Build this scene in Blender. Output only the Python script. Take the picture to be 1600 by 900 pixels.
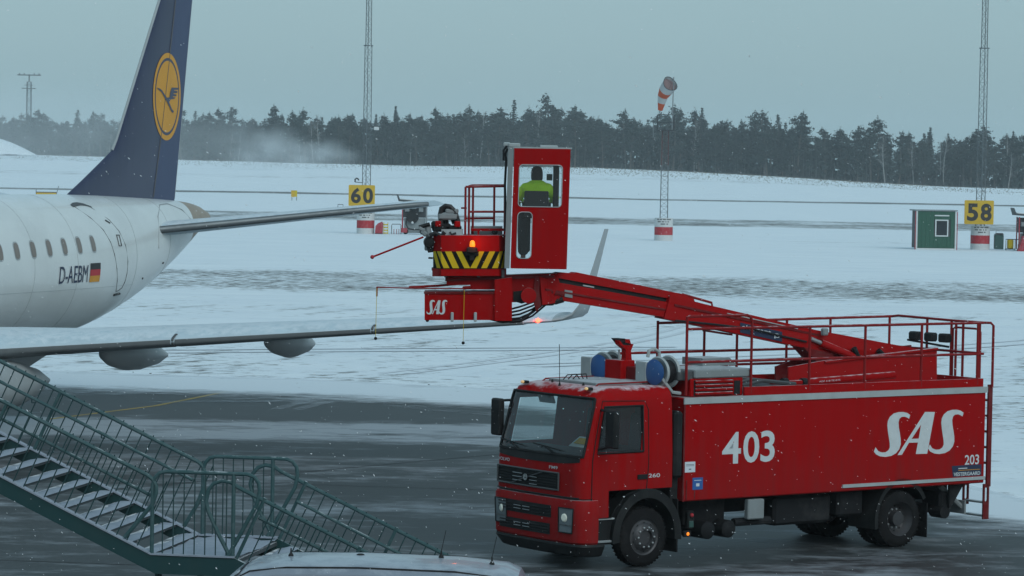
import bpy, bmesh, math, random
from mathutils import Vector, Matrix, noise
from math import sin, cos, pi, radians, sqrt, atan2

for o in list(bpy.data.objects):
    bpy.data.objects.remove(o)
sc = bpy.context.scene
COL = sc.collection
rnd = random.Random(7)

# ------------------------------------------------------------------ camera
F, PITCH, ROLL, EYE = 5000.0, .0392, .0175, 6.6          # focal length in photo pixels (1600 wide)
fw = Vector((0, cos(PITCH), -sin(PITCH)))
u0, v0 = Vector((1, 0, 0)), Vector((0, sin(PITCH), cos(PITCH)))
cu = u0*cos(ROLL) + v0*sin(ROLL)
cv = -u0*sin(ROLL) + v0*cos(ROLL)
cam = bpy.data.cameras.new('camera')
cam.sensor_width = 36
cam.lens = F/1600*36
cam.clip_start = .5
cam.clip_end = 9000
camo = bpy.data.objects.new('camera', cam)
COL.objects.link(camo)
camo.matrix_world = Matrix(((cu.x, cv.x, -fw.x, 0), (cu.y, cv.y, -fw.y, 0), (cu.z, cv.z, -fw.z, EYE), (0, 0, 0, 1)))
sc.camera = camo


def at(x, y, Y):
    """A point of the place, read off the photograph at a known distance Y in metres."""
    d = fw + cu*((x-800)/F) + cv*((450-y)/F)
    return Vector((0, 0, EYE)) + d*(Y/d.y)


# ------------------------------------------------------------------ sky, sun, exposure
SUN_EL, SUN_AZ = radians(38), radians(150)
w = bpy.data.worlds.new('World')
sc.world = w
w.use_nodes = True
nt = w.node_tree
bg = nt.nodes['Background']
sky = nt.nodes.new('ShaderNodeTexSky')
sky.sky_type = 'NISHITA'
sky.sun_disc = False
sky.sun_elevation = SUN_EL
sky.sun_rotation = SUN_AZ
sky.dust_density = 3
sky.altitude = 150
hs = nt.nodes.new('ShaderNodeHueSaturation')
hs.inputs['Saturation'].default_value = 1.0
mx = nt.nodes.new('ShaderNodeMix')
mx.data_type = 'RGBA'
mx.inputs[0].default_value = .68
mx.inputs[7].default_value = (3.30, 5.35, 6.15, 1)          # the even grey-green of a snow cloud
nt.links.new(sky.outputs[0], hs.inputs['Color'])
nt.links.new(hs.outputs[0], mx.inputs[6])
nt.links.new(mx.outputs[2], bg.inputs['Color'])
bg.inputs['Strength'].default_value = .1
sl = bpy.data.lights.new('sun', 'SUN')
sl.energy = 1.0
sl.angle = radians(40)
sl.color = (.86, .97, 1)
so = bpy.data.objects.new('sun', sl)
COL.objects.link(so)
so.rotation_euler = (pi/2-SUN_EL, 0, pi-SUN_AZ)
sc.view_settings.view_transform = 'Standard'
sc.view_settings.look = 'None'
sc.view_settings.exposure = 0
sc.view_settings.gamma = 1
sc.cycles.volume_bounces = 2
sc.cycles.use_denoising = True
sc.cycles.max_bounces = 10
sc.cycles.transparent_max_bounces = 16


# ------------------------------------------------------------------ materials
def N(nt, t, **kw):
    n = nt.nodes.new(t)
    for k, v in kw.items():
        setattr(n, k, v)
    return n


def mat(name, col, rough=.5, metal=0., snow=0., dirt=0., dirtcol=(.16, .15, .14), nscale=3., bump=0., var=.12, coat=0., emit=None, es=0., streak=False, spec=.4, grime=0.):
    """Paint, metal, rubber...: noise-varied colour, wear patches and powder snow lying on upward faces."""
    m = bpy.data.materials.new(name)
    m.use_nodes = True
    t = m.node_tree
    b = t.nodes['Principled BSDF']
    b.inputs['Roughness'].default_value = rough
    b.inputs['Metallic'].default_value = metal
    b.inputs['Specular IOR Level'].default_value = spec
    b.inputs['Coat Weight'].default_value = coat
    tc = N(t, 'ShaderNodeTexCoord')
    n1 = N(t, 'ShaderNodeTexNoise')
    n1.inputs['Scale'].default_value = nscale
    n1.inputs['Detail'].default_value = 6
    vec = tc.outputs['Object']
    if streak:
        mp = N(t, 'ShaderNodeMapping')
        mp.inputs['Scale'].default_value = (4, 4, .35)
        t.links.new(vec, mp.inputs[0])
        vec = mp.outputs[0]
    t.links.new(vec, n1.inputs['Vector'])
    r = N(t, 'ShaderNodeMix', data_type='RGBA')
    c = Vector(col)
    r.inputs[6].default_value = (*(c*(1-var)), 1)
    r.inputs[7].default_value = (*(c*(1+var)), 1)
    t.links.new(n1.outputs[0], r.inputs[0])
    out = r.outputs[2]
    if dirt:
        n2 = N(t, 'ShaderNodeTexNoise')
        n2.inputs['Scale'].default_value = nscale*.7
        n2.inputs['Detail'].default_value = 8
        n2.inputs['Roughness'].default_value = .7
        t.links.new(vec, n2.inputs['Vector'])
        rp = N(t, 'ShaderNodeMapRange')
        rp.inputs['From Min'].default_value = .48
        rp.inputs['From Max'].default_value = .75
        rp.inputs['To Max'].default_value = dirt
        t.links.new(n2.outputs[0], rp.inputs['Value'])
        d = N(t, 'ShaderNodeMix', data_type='RGBA')
        d.inputs[7].default_value = (*dirtcol, 1)
        t.links.new(rp.outputs[0], d.inputs[0])
        t.links.new(out, d.inputs[6])
        out = d.outputs[2]
        ra = N(t, 'ShaderNodeMath', operation='MULTIPLY_ADD')
        ra.inputs[1].default_value = .35
        ra.inputs[2].default_value = rough
        t.links.new(rp.outputs[0], ra.inputs[0])
        t.links.new(ra.outputs[0], b.inputs['Roughness'])
    if grime:
        # road film: thickest low on the bodywork, in runs
        sx = N(t, 'ShaderNodeSeparateXYZ')
        t.links.new(tc.outputs['Object'], sx.inputs[0])
        mg = N(t, 'ShaderNodeMapping')
        mg.inputs['Scale'].default_value = (5, 5, .5)
        t.links.new(tc.outputs['Object'], mg.inputs[0])
        ng = N(t, 'ShaderNodeTexNoise')
        ng.inputs['Scale'].default_value = 1.3
        ng.inputs['Detail'].default_value = 7
        ng.inputs['Roughness'].default_value = .65
        t.links.new(mg.outputs[0], ng.inputs['Vector'])
        hz = N(t, 'ShaderNodeMapRange')
        hz.inputs['From Min'].default_value = .3
        hz.inputs['From Max'].default_value = 2.3
        hz.inputs['To Min'].default_value = .42
        hz.inputs['To Max'].default_value = .0
        t.links.new(sx.outputs['Z'], hz.inputs['Value'])
        ag = N(t, 'ShaderNodeMath', operation='ADD')
        t.links.new(hz.outputs[0], ag.inputs[0])
        t.links.new(ng.outputs[0], ag.inputs[1])
        rg = N(t, 'ShaderNodeMapRange')
        rg.inputs['From Min'].default_value = .52
        rg.inputs['From Max'].default_value = 1.0
        rg.inputs['To Max'].default_value = grime
        t.links.new(ag.outputs[0], rg.inputs['Value'])
        dg = N(t, 'ShaderNodeMix', data_type='RGBA')
        dg.inputs[7].default_value = (.07, .035, .035, 1)
        t.links.new(rg.outputs[0], dg.inputs[0])
        t.links.new(out, dg.inputs[6])
        out = dg.outputs[2]
    if snow:
        g = N(t, 'ShaderNodeNewGeometry')
        sp = N(t, 'ShaderNodeSeparateXYZ')
        t.links.new(g.outputs['Normal'], sp.inputs[0])
        n3 = N(t, 'ShaderNodeTexNoise')
        n3.inputs['Scale'].default_value = 5
        n3.inputs['Detail'].default_value = 7
        n3.inputs['Roughness'].default_value = .65
        t.links.new(tc.outputs['Object'], n3.inputs['Vector'])
        ad = N(t, 'ShaderNodeMath', operation='ADD')
        t.links.new(sp.outputs['Z'], ad.inputs[0])
        t.links.new(n3.outputs[0], ad.inputs[1])
        rp = N(t, 'ShaderNodeMapRange')
        rp.inputs['From Min'].default_value = 1.32
        rp.inputs['From Max'].default_value = 1.52
        rp.inputs['To Max'].default_value = snow
        t.links.new(ad.outputs[0], rp.inputs['Value'])
        d = N(t, 'ShaderNodeMix', data_type='RGBA')
        d.inputs[7].default_value = (.72, .76, .8, 1)
        t.links.new(rp.outputs[0], d.inputs[0])
        t.links.new(out, d.inputs[6])
        out = d.outputs[2]
    t.links.new(out, b.inputs['Base Color'])
    if bump:
        bp = N(t, 'ShaderNodeBump')
        bp.inputs['Strength'].default_value = bump
        bp.inputs['Distance'].default_value = .02
        t.links.new(n1.outputs[0], bp.inputs['Height'])
        t.links.new(bp.outputs[0], b.inputs['Normal'])
    if emit:
        b.inputs['Emission Color'].default_value = (*emit, 1)
        b.inputs['Emission Strength'].default_value = es
    return m


def glass(name, tint=(.8, .88, .88), refl=.08, dust=.06):
    m = bpy.data.materials.new(name)
    m.use_nodes = True
    t = m.node_tree
    t.nodes.remove(t.nodes['Principled BSDF'])
    o = t.nodes['Material Output']
    tr = N(t, 'ShaderNodeBsdfTransparent')
    tr.inputs[0].default_value = (*tint, 1)
    gl = N(t, 'ShaderNodeBsdfGlossy')
    gl.inputs['Roughness'].default_value = .03
    df = N(t, 'ShaderNodeBsdfDiffuse')
    df.inputs[0].default_value = (.5, .55, .58, 1)
    fr = N(t, 'ShaderNodeFresnel')
    fr.inputs[0].default_value = 1.5
    a = N(t, 'ShaderNodeMixShader')
    t.links.new(fr.outputs[0], a.inputs[0])
    t.links.new(tr.outputs[0], a.inputs[1])
    t.links.new(gl.outputs[0], a.inputs[2])
    b = N(t, 'ShaderNodeMixShader')
    b.inputs[0].default_value = dust
    t.links.new(a.outputs[0], b.inputs[1])
    t.links.new(df.outputs[0], b.inputs[2])
    t.links.new(b.outputs[0], o.inputs[0])
    return m


M = {}
M['red'] = mat('red_paint', (.32, .003, .004), .42, dirt=.22, dirtcol=(.16, .02, .018), nscale=1.6, snow=.6, streak=True, spec=.06, grime=.4)
M['redboom'] = mat('red_boom_paint', (.32, .005, .006), .5, spec=.1, dirt=.3, dirtcol=(.14, .02, .018), nscale=3, snow=.7)
M['redrail'] = mat('red_rail_paint', (.22, .009, .010), .5, spec=.2, snow=.4)
M['dkred'] = mat('dark_red_paint', (.14, .007, .009), .55, spec=.2, dirt=.3, nscale=4)
M['black'] = mat('black_plastic', (.010, .011, .012), .55, spec=.25, dirt=.35, dirtcol=(.06, .06, .06), nscale=4)
M['rubber'] = mat('tyre_rubber', (.010, .010, .011), .85, spec=.15, dirt=.3, dirtcol=(.05, .05, .05), nscale=7, bump=.3)
M['rim'] = mat('steel_rim', (.06, .06, .065), .5, metal=.4, dirt=.7, dirtcol=(.05, .05, .05), nscale=9)
M['chassis'] = mat('chassis_grime', (.012, .013, .015), .8, spec=.2, dirt=.5, dirtcol=(.07, .07, .07))
M['grey'] = mat('grey_paint', (.22, .25, .26), .5, dirt=.3, snow=.5)
M['strip'] = mat('light_grey_trim', (.36, .40, .41), .45, dirt=.3)
M['white'] = mat('white_lettering', (.55, .60, .62), .5, dirt=.15, nscale=8)
M['silver'] = mat('dull_silver', (.4, .42, .43), .35, metal=.7)
M['hose'] = mat('black_hose', (.012, .012, .014), .5)
M['blue'] = mat('blue_cover', (.022, .09, .26), .4, dirt=.2, snow=.2)
M['yellow'] = mat('yellow_stripe', (.58, .42, .012), .55, spec=.2, dirt=.25, dirtcol=(.25, .19, .04), nscale=5)
M['blackstripe'] = mat('black_stripe', (.008, .008, .008), .6, spec=.1)
M['orangeplate'] = mat('yellow_paper', (.75, .42, .02), .7)
M['paper'] = mat('white_paper', (.7, .72, .7), .7)
M['placard'] = mat('white_placard', (.6, .65, .7), .5)
M['navy'] = mat('navy_decal', (.018, .03, .07), .4)
M['bluedecal'] = mat('blue_decal', (.03, .11, .33), .4)
M['glass'] = glass('window_glass')
M['cabglass'] = glass('operator_glass', (.93, .97, .97), dust=.03)
M['darkglass'] = glass('tinted_glass', (.35, .42, .44), dust=.03)
M['interior'] = mat('dark_interior', (.03, .032, .035), .8)
M['amber'] = mat('amber_lamp', (.7, .25, .03), .3, emit=(1, .22, .01), es=1.1)
M['marker'] = mat('marker_lamp', (.7, .5, .25), .3, emit=(1, .6, .25), es=.35)
M['navred'] = mat('red_nav_lamp', (.8, .05, .03), .3, emit=(1, .04, .02), es=14)
M['lens'] = mat('headlamp_lens', (.30, .34, .36), .15, metal=.6)
M['lamp'] = mat('headlamp_bulb', (.8, .8, .7), .2, emit=(1, .85, .6), es=.0)
M['hivis'] = mat('hi_vis_jacket', (.50, .88, .02), .8, nscale=6, bump=.4, var=.25)
M['hood'] = mat('black_hood', (.015, .016, .02), .9, nscale=8, bump=.4)
M['trouser'] = mat('dark_trousers', (.02, .024, .03), .9, nscale=8, bump=.4)
M['skin'] = mat('skin', (.5, .3, .22), .6)
# aircraft
M['fuse'] = mat('aircraft_white', (.62, .66, .66), .28, dirt=.22, dirtcol=(.36, .38, .38), nscale=.9, snow=.5, coat=.4)
M['belly'] = mat('aircraft_grey', (.34, .37, .38), .35, dirt=.3, dirtcol=(.2, .21, .22), nscale=1.2)
M['fin'] = mat('aircraft_navy', (.020, .025, .065), .3, dirt=.35, dirtcol=(.06, .07, .13), nscale=1.3, coat=.3, streak=True)
M['rudder'] = mat('aircraft_navy_worn', (.035, .05, .115), .38, dirt=.5, dirtcol=(.09, .12, .18), nscale=2.2, streak=True)
M['gold'] = mat('golden_emblem', (.62, .28, .015), .4, dirt=.2, dirtcol=(.4, .2, .03), nscale=2)
M['alu'] = mat('bare_aluminium', (.17, .19, .20), .45, metal=.55, dirt=.4, dirtcol=(.10, .11, .12), nscale=3)
M['wing'] = mat('wing_grey', (.46, .56, .62), .45, dirt=.25, dirtcol=(.3, .33, .35), nscale=2, snow=.5)
M['cone'] = mat('bare_tail_cone', (.36, .29, .23), .45, metal=.3, dirt=.4)
M['dkgrey'] = mat('dark_grey_panel', (.07, .075, .08), .5, dirt=.3)
M['pane'] = mat('cabin_pane', (.20, .17, .15), .25)
M['regis'] = mat('registration_blue', (.02, .03, .07), .4)
M['flagr'] = mat('flag_red', (.45, .02, .03), .5)
M['flagy'] = mat('flag_gold', (.62, .28, .02), .5)
M['flagk'] = mat('flag_black', (.02, .02, .02), .5)
# surroundings
M['stair'] = mat('green_stair_paint', (.014, .050, .053), .42, dirt=.3, dirtcol=(.04, .06, .06), snow=.6)
M['stairrail'] = mat('frosted_rail_paint', (.035, .085, .09), .5, dirt=.5, dirtcol=(.12, .16, .17), nscale=9, snow=.75)
M['tread'] = mat('snowy_tread', (.05, .06, .065), .7, snow=.9, bump=.3)
M['treadsnow'] = mat('trodden_snow', (.28, .32, .38), .9, dirt=.45, dirtcol=(.2, .22, .25), nscale=7, bump=.5)
M['van'] = mat('van_paint', (.22, .25, .30), .3, snow=.22, dirt=.2, coat=.3)  # white van; the foreground's darkness is put into this grey
M['vanglass'] = mat('dark_van_glass', (.02, .025, .03), .08)
M['tail'] = mat('tail_lamp', (.35, .02, .02), .25)
M['galv'] = mat('galvanised_steel', (.24, .26, .27), .55, metal=.3, snow=.3)
M['dksteel'] = mat('dark_steel', (.05, .055, .06), .6)
M['masksteel'] = mat('grey_mast_steel', (.13, .15, .16), .6)
M['redmast'] = mat('red_mast_steel', (.11, .055, .053), .6)
M['concrete'] = mat('white_concrete', (.55, .57, .57), .8, dirt=.3, dirtcol=(.35, .36, .36), nscale=2)
M['redband'] = mat('red_band_paint', (.38, .02, .03), .6, dirt=.4, dirtcol=(.45, .25, .25), nscale=6)
M['sign'] = mat('yellow_sign_face', (.56, .35, .02), .45, dirt=.25, dirtcol=(.45, .33, .1), nscale=3)
M['signk'] = mat('black_sign_digits', (.025, .025, .025), .5, dirt=.3, dirtcol=(.12, .12, .1), nscale=10)
M['hut'] = mat('green_hut_panel', (.018, .085, .055), .5, dirt=.3, dirtcol=(.05, .1, .08))
M['hutside'] = mat('pale_green_panel', (.09, .14, .125), .6, dirt=.3)
M['trim'] = mat('white_trim', (.55, .58, .58), .6)
M['redtarp'] = mat('red_tarpaulin', (.33, .03, .045), .7, dirt=.5, dirtcol=(.5, .35, .38), nscale=4, bump=.5)
M['binbox'] = mat('green_bin', (.03, .08, .07), .5, snow=.6)
M['socko'] = mat('orange_sock', (.48, .085, .03), .8, bump=.3)
M['sockw'] = mat('white_sock', (.42, .43, .43), .8, bump=.3)
M['sockin'] = mat('sock_lining', (.24, .17, .17), .9)


# ------------------------------------------------------------------ mesh tools
class MB:
    def __init__(s, X=None):
        s.v, s.f, s.X = [], [], X

    def add(s, vs, fs):
        k = len(s.v)
        for p in vs:
            p = Vector(p)
            s.v.append(s.X @ p if s.X else p)
        s.f += [tuple(i+k for i in f) for f in fs]
        return s

    def box(s, c, d, R=None):
        c = Vector(c)
        h = Vector(d)/2
        vs = []
        for x in (-1, 1):
            for y in (-1, 1):
                for z in (-1, 1):
                    p = Vector((x*h.x, y*h.y, z*h.z))
                    vs.append(c+(R @ p if R else p))
        return s.add(vs, [(0, 1, 3, 2), (4, 6, 7, 5), (0, 4, 5, 1), (2, 3, 7, 6), (0, 2, 6, 4), (1, 5, 7, 3)])

    def bb(s, a, b):
        a, b = Vector(a), Vector(b)
        return s.box((a+b)/2, [abs(t) for t in (b-a)])

    def cbox(s, c, d, bev=.03, R=None):
        """Box with chamfered edges."""
        c = Vector(c)
        h = [t/2 for t in d]
        bev = min(bev, *[t*.45 for t in h])
        bm = bmesh.new()
        bmesh.ops.create_cube(bm, size=1)
        for q in bm.verts:
            q.co = Vector((q.co.x*d[0], q.co.y*d[1], q.co.z*d[2]))
        bmesh.ops.bevel(bm, geom=bm.edges[:], offset=bev, segments=1, affect='EDGES')
        bm.verts.index_update()
        vs = [c+(R @ q.co if R else q.co) for q in bm.verts]
        fs = [[q.index for q in f.verts] for f in bm.faces]
        bm.free()
        return s.add(vs, fs)

    def tube(s, p, q, r, n=8, r2=None, cap=True):
        return s.pipe([p, q], r, n, cap, r2)

    def pipe(s, pts, r, n=8, cap=True, r2=None):
        pts = [Vector(p) for p in pts]
        m = len(pts)
        vs = []
        prev = None
        for i, p in enumerate(pts):
            d = (pts[min(i+1, m-1)]-pts[max(i-1, 0)]).normalized()
            if prev is None:
                a = d.orthogonal().normalized()
            else:
                a = (prev-d*prev.dot(d))
                a = a.normalized() if a.length > 1e-6 else d.orthogonal().normalized()
            prev = a
            b = d.cross(a)
            rr = r if r2 is None else r+(r2-r)*i/(m-1)
            for k in range(n):
                t = 2*pi*k/n
                vs.append(p+(a*cos(t)+b*sin(t))*rr)
        fs = []
        for i in range(m-1):
            for k in range(n):
                fs.append((i*n+k, i*n+(k+1) % n, (i+1)*n+(k+1) % n, (i+1)*n+k))
        if cap:
            fs.append(tuple(range(n))[::-1])
            fs.append(tuple((m-1)*n+k for k in range(n)))
        return s.add(vs, fs)

    def lathe(s, prof, o, axis, n=24, cap=True):
        """prof: (radius, distance along the axis) pairs."""
        o, ax = Vector(o), Vector(axis).normalized()
        a = ax.orthogonal().normalized()
        b = ax.cross(a)
        vs, fs = [], []
        for r, h in prof:
            for k in range(n):
                t = 2*pi*k/n
                vs.append(o+ax*h+(a*cos(t)+b*sin(t))*r)
        m = len(prof)
        for i in range(m-1):
            for k in range(n):
                fs.append((i*n+k, i*n+(k+1) % n, (i+1)*n+(k+1) % n, (i+1)*n+k))
        if cap:
            fs.append(tuple(range(n))[::-1])
            fs.append(tuple((m-1)*n+k for k in range(n)))
        return s.add(vs, fs)

    def prism(s, pts, ext):
        pts = [Vector(p) for p in pts]
        e = Vector(ext)
        n = len(pts)
        fs = [tuple(range(n)), tuple(range(2*n-1, n-1, -1))]
        for i in range(n):
            j = (i+1) % n
            fs.append((i, j, n+j, n+i))
        return s.add(pts+[p+e for p in pts], fs)

    def ball(s, c, r, n=10, m=6):
        c = Vector(c)
        r = Vector((r, r, r)) if isinstance(r, (int, float)) else Vector(r)
        vs, fs = [], []
        for i in range(m+1):
            a = pi*i/m
            for k in range(n):
                t = 2*pi*k/n
                vs.append(c+Vector((r.x*sin(a)*cos(t), r.y*sin(a)*sin(t), r.z*cos(a))))
        for i in range(m):
            for k in range(n):
                fs.append((i*n+k, i*n+(k+1) % n, (i+1)*n+(k+1) % n, (i+1)*n+k))
        return s.add(vs, fs)

    def plate(s, outer, holes, O, U, V, T):
        """A flat plate with holes: outer and holes are 2-D outlines in the axes U, V from O; T is its thickness."""
        O, U, V, T = (Vector(q) for q in (O, U, V, T))
        bm = bmesh.new()
        loops = [outer]+holes
        es = []
        for lp in loops:
            vv = [bm.verts.new((p[0], p[1], 0)) for p in lp]
            for i in range(len(vv)):
                es.append(bm.edges.new((vv[i], vv[(i+1) % len(vv)])))
        bmesh.ops.triangle_fill(bm, use_beauty=True, edges=es)
        bm.verts.index_update()
        p2 = [q.co.copy() for q in bm.verts]
        fs = [tuple(q.index for q in f.verts) for f in bm.faces]
        bm.free()
        n = len(p2)
        vs = [O+U*p.x+V*p.y for p in p2]+[O+U*p.x+V*p.y+T for p in p2]
        ff = fs+[tuple(i+n for i in f[::-1]) for f in fs]
        k = 0
        for lp in loops:
            L = len(lp)
            for i in range(L):
                j = (i+1) % L
                ff.append((k+i, k+j, n+k+j, n+k+i))
            k += L
        return s.add(vs, ff)

    def build(s, name, m, parent=None, smooth=False):
        me = bpy.data.meshes.new(name)
        me.from_pydata([tuple(p) for p in s.v], [], s.f)
        me.update()
        bm = bmesh.new()
        bm.from_mesh(me)
        bmesh.ops.remove_doubles(bm, verts=bm.verts, dist=1e-5)
        bmesh.ops.recalc_face_normals(bm, faces=bm.faces)
        bm.to_mesh(me)
        bm.free()
        me.materials.append(m)
        if smooth:
            me.polygons.foreach_set('use_smooth', [True]*len(me.polygons))
            try:
                me.set_sharp_from_angle(angle=radians(smooth if smooth > 1 else 40))
            except Exception:
                pass
        o = bpy.data.objects.new(name, me)
        COL.objects.link(o)
        if parent:
            o.parent = parent
        return o


def rrect(x0, y0, x1, y1, r, n=4):
    P = []
    for cx, cy, a in ((x1-r, y1-r, 0), (x0+r, y1-r, 90), (x0+r, y0+r, 180), (x1-r, y0+r, 270)):
        for i in range(n+1):
            t = radians(a+90*i/n)
            P.append((cx+r*cos(t), cy+r*sin(t)))
    return P


def tag(o, label, cat, group=None):
    o['label'] = label
    o['category'] = cat
    if group:
        o['group'] = group
    return o


def thing(name, label, cat, loc=(0, 0, 0), rz=0., group=None):
    o = bpy.data.objects.new(name, None)
    o.empty_display_size = .2
    COL.objects.link(o)
    o.location = loc
    o.rotation_euler = (0, 0, rz)
    return tag(o, label, cat, group)


def struct(o, kind='structure'):
    o['kind'] = kind
    return o


def dup(root, loc, rz=0., label=None, group=None):
    r = root.copy()
    COL.objects.link(r)
    r.location = loc
    r.rotation_euler = (0, 0, rz)
    if label:
        r['label'] = label
    if group:
        r['group'] = group
    for ch in list(root.children):
        c = ch.copy()
        COL.objects.link(c)
        c.parent = r
        for g in list(ch.children):
            d = g.copy()
            COL.objects.link(d)
            d.parent = c
    return r


def child(o, parent):
    """parent keeps its own frame: the mesh is already in the thing's coordinates."""
    o.parent = parent
    return o


def text_tris(s, bold=0.):
    """Letters as triangles, scaled to a unit box (x 0..1, y 0..1)."""
    cu_ = bpy.data.curves.new('t', 'FONT')
    cu_.body = s
    cu_.offset = bold
    cu_.resolution_u = 4
    o = bpy.data.objects.new('t', cu_)
    COL.objects.link(o)
    dg = bpy.context.evaluated_depsgraph_get()
    me = o.evaluated_get(dg).to_mesh()
    V = [q.co.copy() for q in me.vertices]
    Fs = [tuple(p.vertices) for p in me.polygons]
    o.evaluated_get(dg).to_mesh_clear()
    bpy.data.objects.remove(o)
    x0, x1 = min(p.x for p in V), max(p.x for p in V)
    y0, y1 = min(p.y for p in V), max(p.y for p in V)
    return [((p.x-x0)/(x1-x0), (p.y-y0)/(y1-y0)) for p in V], Fs


def lettering(name, s, fn, m, parent, bold=0.):
    """fn maps (u, v) of the unit box onto the surface that carries the letters."""
    V, Fs = text_tris(s, bold)
    b = MB()
    b.add([fn(*p) for p in V], Fs)
    me = bpy.data.meshes.new(name)
    me.from_pydata([tuple(p) for p in b.v], [], b.f)
    me.materials.append(m)
    o = bpy.data.objects.new(name, me)
    COL.objects.link(o)
    o.parent = parent
    return o


def polyfill(name, loops, fn, m, parent):
    """Flat printed shapes (outline plus holes) on a surface."""
    bm = bmesh.new()
    for outer, *holes in loops:
        es = []
        for lp in [outer]+holes:
            vv = [bm.verts.new((p[0], p[1], 0)) for p in lp]
            for i in range(len(vv)):
                es.append(bm.edges.new((vv[i], vv[(i+1) % len(vv)])))
        bmesh.ops.triangle_fill(bm, use_beauty=True, edges=es)
    for q in bm.verts:
        q.co = Vector(fn(q.co.x, q.co.y))
    me = bpy.data.meshes.new(name)
    bm.to_mesh(me)
    bm.free()
    me.materials.append(m)
    o = bpy.data.objects.new(name, me)
    COL.objects.link(o)
    o.parent = parent
    return o


# the airline's three slanted letters, outlines in a 853 x 444 field
_S = [(428, 152), (400, 132), (360, 122), (315, 124), (270, 138), (235, 170), (216, 210), (212, 255), (218, 310), (228, 370), (238, 430), (240, 470), (228, 500), (200, 520), (165, 522), (130, 508), (105, 470), (90, 512), (110, 540), (150, 560), (200, 566), (255, 556), (300, 530), (330, 490), (344, 440), (342, 390), (332, 330), (322, 275), (318, 225), (326, 190), (345, 172), (375, 168), (400, 178), (418, 190)]
_A = [(570, 120), (665, 120), (600, 535), (490, 538), (508, 424), (422, 426), (357, 546), (315, 548)]
_Ah = [(534, 246), (515, 385), (447, 388)]


def sas(name, fn, m, parent):
    g = lambda p: ((p[0]-90)/853, 1-(p[1]+(p[0]-90)*28/525-122)/444)
    S2 = [(x+518, y-27) for x, y in _S]
    return polyfill(name, [([g(p) for p in _S],), ([g(p) for p in _A], [g(p) for p in _Ah]), ([g(p) for p in S2],)], fn, m, parent)


# ================================================================== de-icing truck
TW, TTH = Vector((1.157, 51.443, 0)), .631
truck = thing('deicing_truck', 'red two-axle de-icing truck with white 403 on its tank and a raised boom', 'truck', TW, TTH)
TM = Matrix.Translation(TW) @ Matrix.Rotation(TTH, 4, 'Z')
TI = TM.inverted()


def tl(x, y, Y):
    return TI @ at(x, y, Y)


def bld(mb, name, m, parent=None, smooth=False, label=None):
    o = mb.build(name, m, parent or truck, smooth)
    if label:
        o['label'] = label
    return o


CW = 2.42          # cab width


def lerp_tab(tab, z):
    if z <= tab[0][0]:
        return tab[0][1]
    for (a, p), (b, q) in zip(tab, tab[1:]):
        if z <= b:
            return p+(q-p)*(z-a)/(b-a)
    return tab[-1][1]


S0 = [(0, .02), (1.2, 0), (1.7, .005), (1.85, .03), (2.8, .31), (2.87, .36), (2.93, .46), (2.965, .62)]
INS = [(0, 0), (1.85, 0), (2.7, .04), (2.8, .06), (2.87, .09), (2.93, .15), (2.965, .26)]
RAD = [(0, .26), (1.85, .25), (2.8, .17), (2.97, .2)]
FL = [0, .22, .41, .6, .8, .955, 1]
NC, NF = 6, 10


def cab_outline(z, off=0., sr=1.9):
    s0, ti, R = lerp_tab(S0, z)-off, lerp_tab(INS, z)-off, lerp_tab(RAD, z)
    W = CW-2*ti
    pts = []
    for f in FL:
        pts.append((sr+(s0+R-sr)*f, ti))
    for i in range(1, NC):
        a = pi/2*i/NC
        pts.append((s0+R-R*sin(a), ti+R-R*cos(a)))
    for i in range(NF+1):
        t = i/NF
        pts.append((s0-.035*(1-(2*t-1)**2), ti+R+(W-2*R)*t))
    for i in range(1, NC):
        a = pi/2*(1-i/NC)
        pts.append((s0+R-R*sin(a), ti+W-R+R*cos(a)))
    for f in FL[::-1]:
        pts.append((sr+(s0+R-sr)*f, ti+W))
    return pts


def front_s(t, z, off=0.):
    """Distance back of the cab's front skin at lateral t."""
    o = cab_outline(z, off)
    seg = o[len(FL)-1:len(FL)+2*NC+NF]
    for (s1, t1), (s2, t2) in zip(seg, seg[1:]):
        if t1 <= t <= t2 and t2 > t1:
            return s1+(s2-s1)*(t-t1)/(t2-t1)
    return seg[0][0] if t < seg[0][1] else seg[-1][0]


ZL = [.85, 1.08, 1.18, 1.30, 1.5, 1.7, 1.78, 1.86, 1.93, 2.1, 2.3, 2.5, 2.66, 2.74, 2.80, 2.87, 2.93, 2.965]
rings = [cab_outline(z) for z in ZL]
NP = len(rings[0])
i_ws0, i_ws1 = len(FL)-1+3, len(FL)-1+2*NC+NF-3
shell, ws, gn, gf = MB(), MB(), MB(), MB()
vs = [(s, t, z) for z, r in zip(ZL, rings) for s, t in r]
fs, wf, nf, ff = [], [], [], []
for i in range(len(ZL)-1):
    zc = (ZL[i]+ZL[i+1])/2
    for k in range(NP-1):
        s_, t_ = (rings[i][k][0]+rings[i][k+1][0])/2, (rings[i][k][1]+rings[i][k+1][1])/2
        q = (i*NP+k, i*NP+k+1, (i+1)*NP+k+1, (i+1)*NP+k)
        if i_ws0 <= k < i_ws1 and 1.86 <= zc <= 2.80:
            wf.append(q)
        elif 2 <= k < 5 and 1.93 <= zc <= 2.66:
            nf.append(q)
        elif NP-6 <= k < NP-3 and 1.93 <= zc <= 2.66:
            ff.append(q)
        elif zc < 1.18 and s_ < .24:
            pass
        elif zc < 1.30 and s_ > .72:
            pass
        else:
            fs.append(q)
fs.append(tuple((len(ZL)-1)*NP+k for k in range(NP)))
for i in range(len(ZL)-1):
    if ZL[i] >= 1.30:
        fs.append((i*NP, (i+1)*NP, (i+1)*NP+NP-1, i*NP+NP-1))
shell.add(vs, fs)
cab = bld(shell, 'cab', M['red'], smooth=35)


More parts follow.
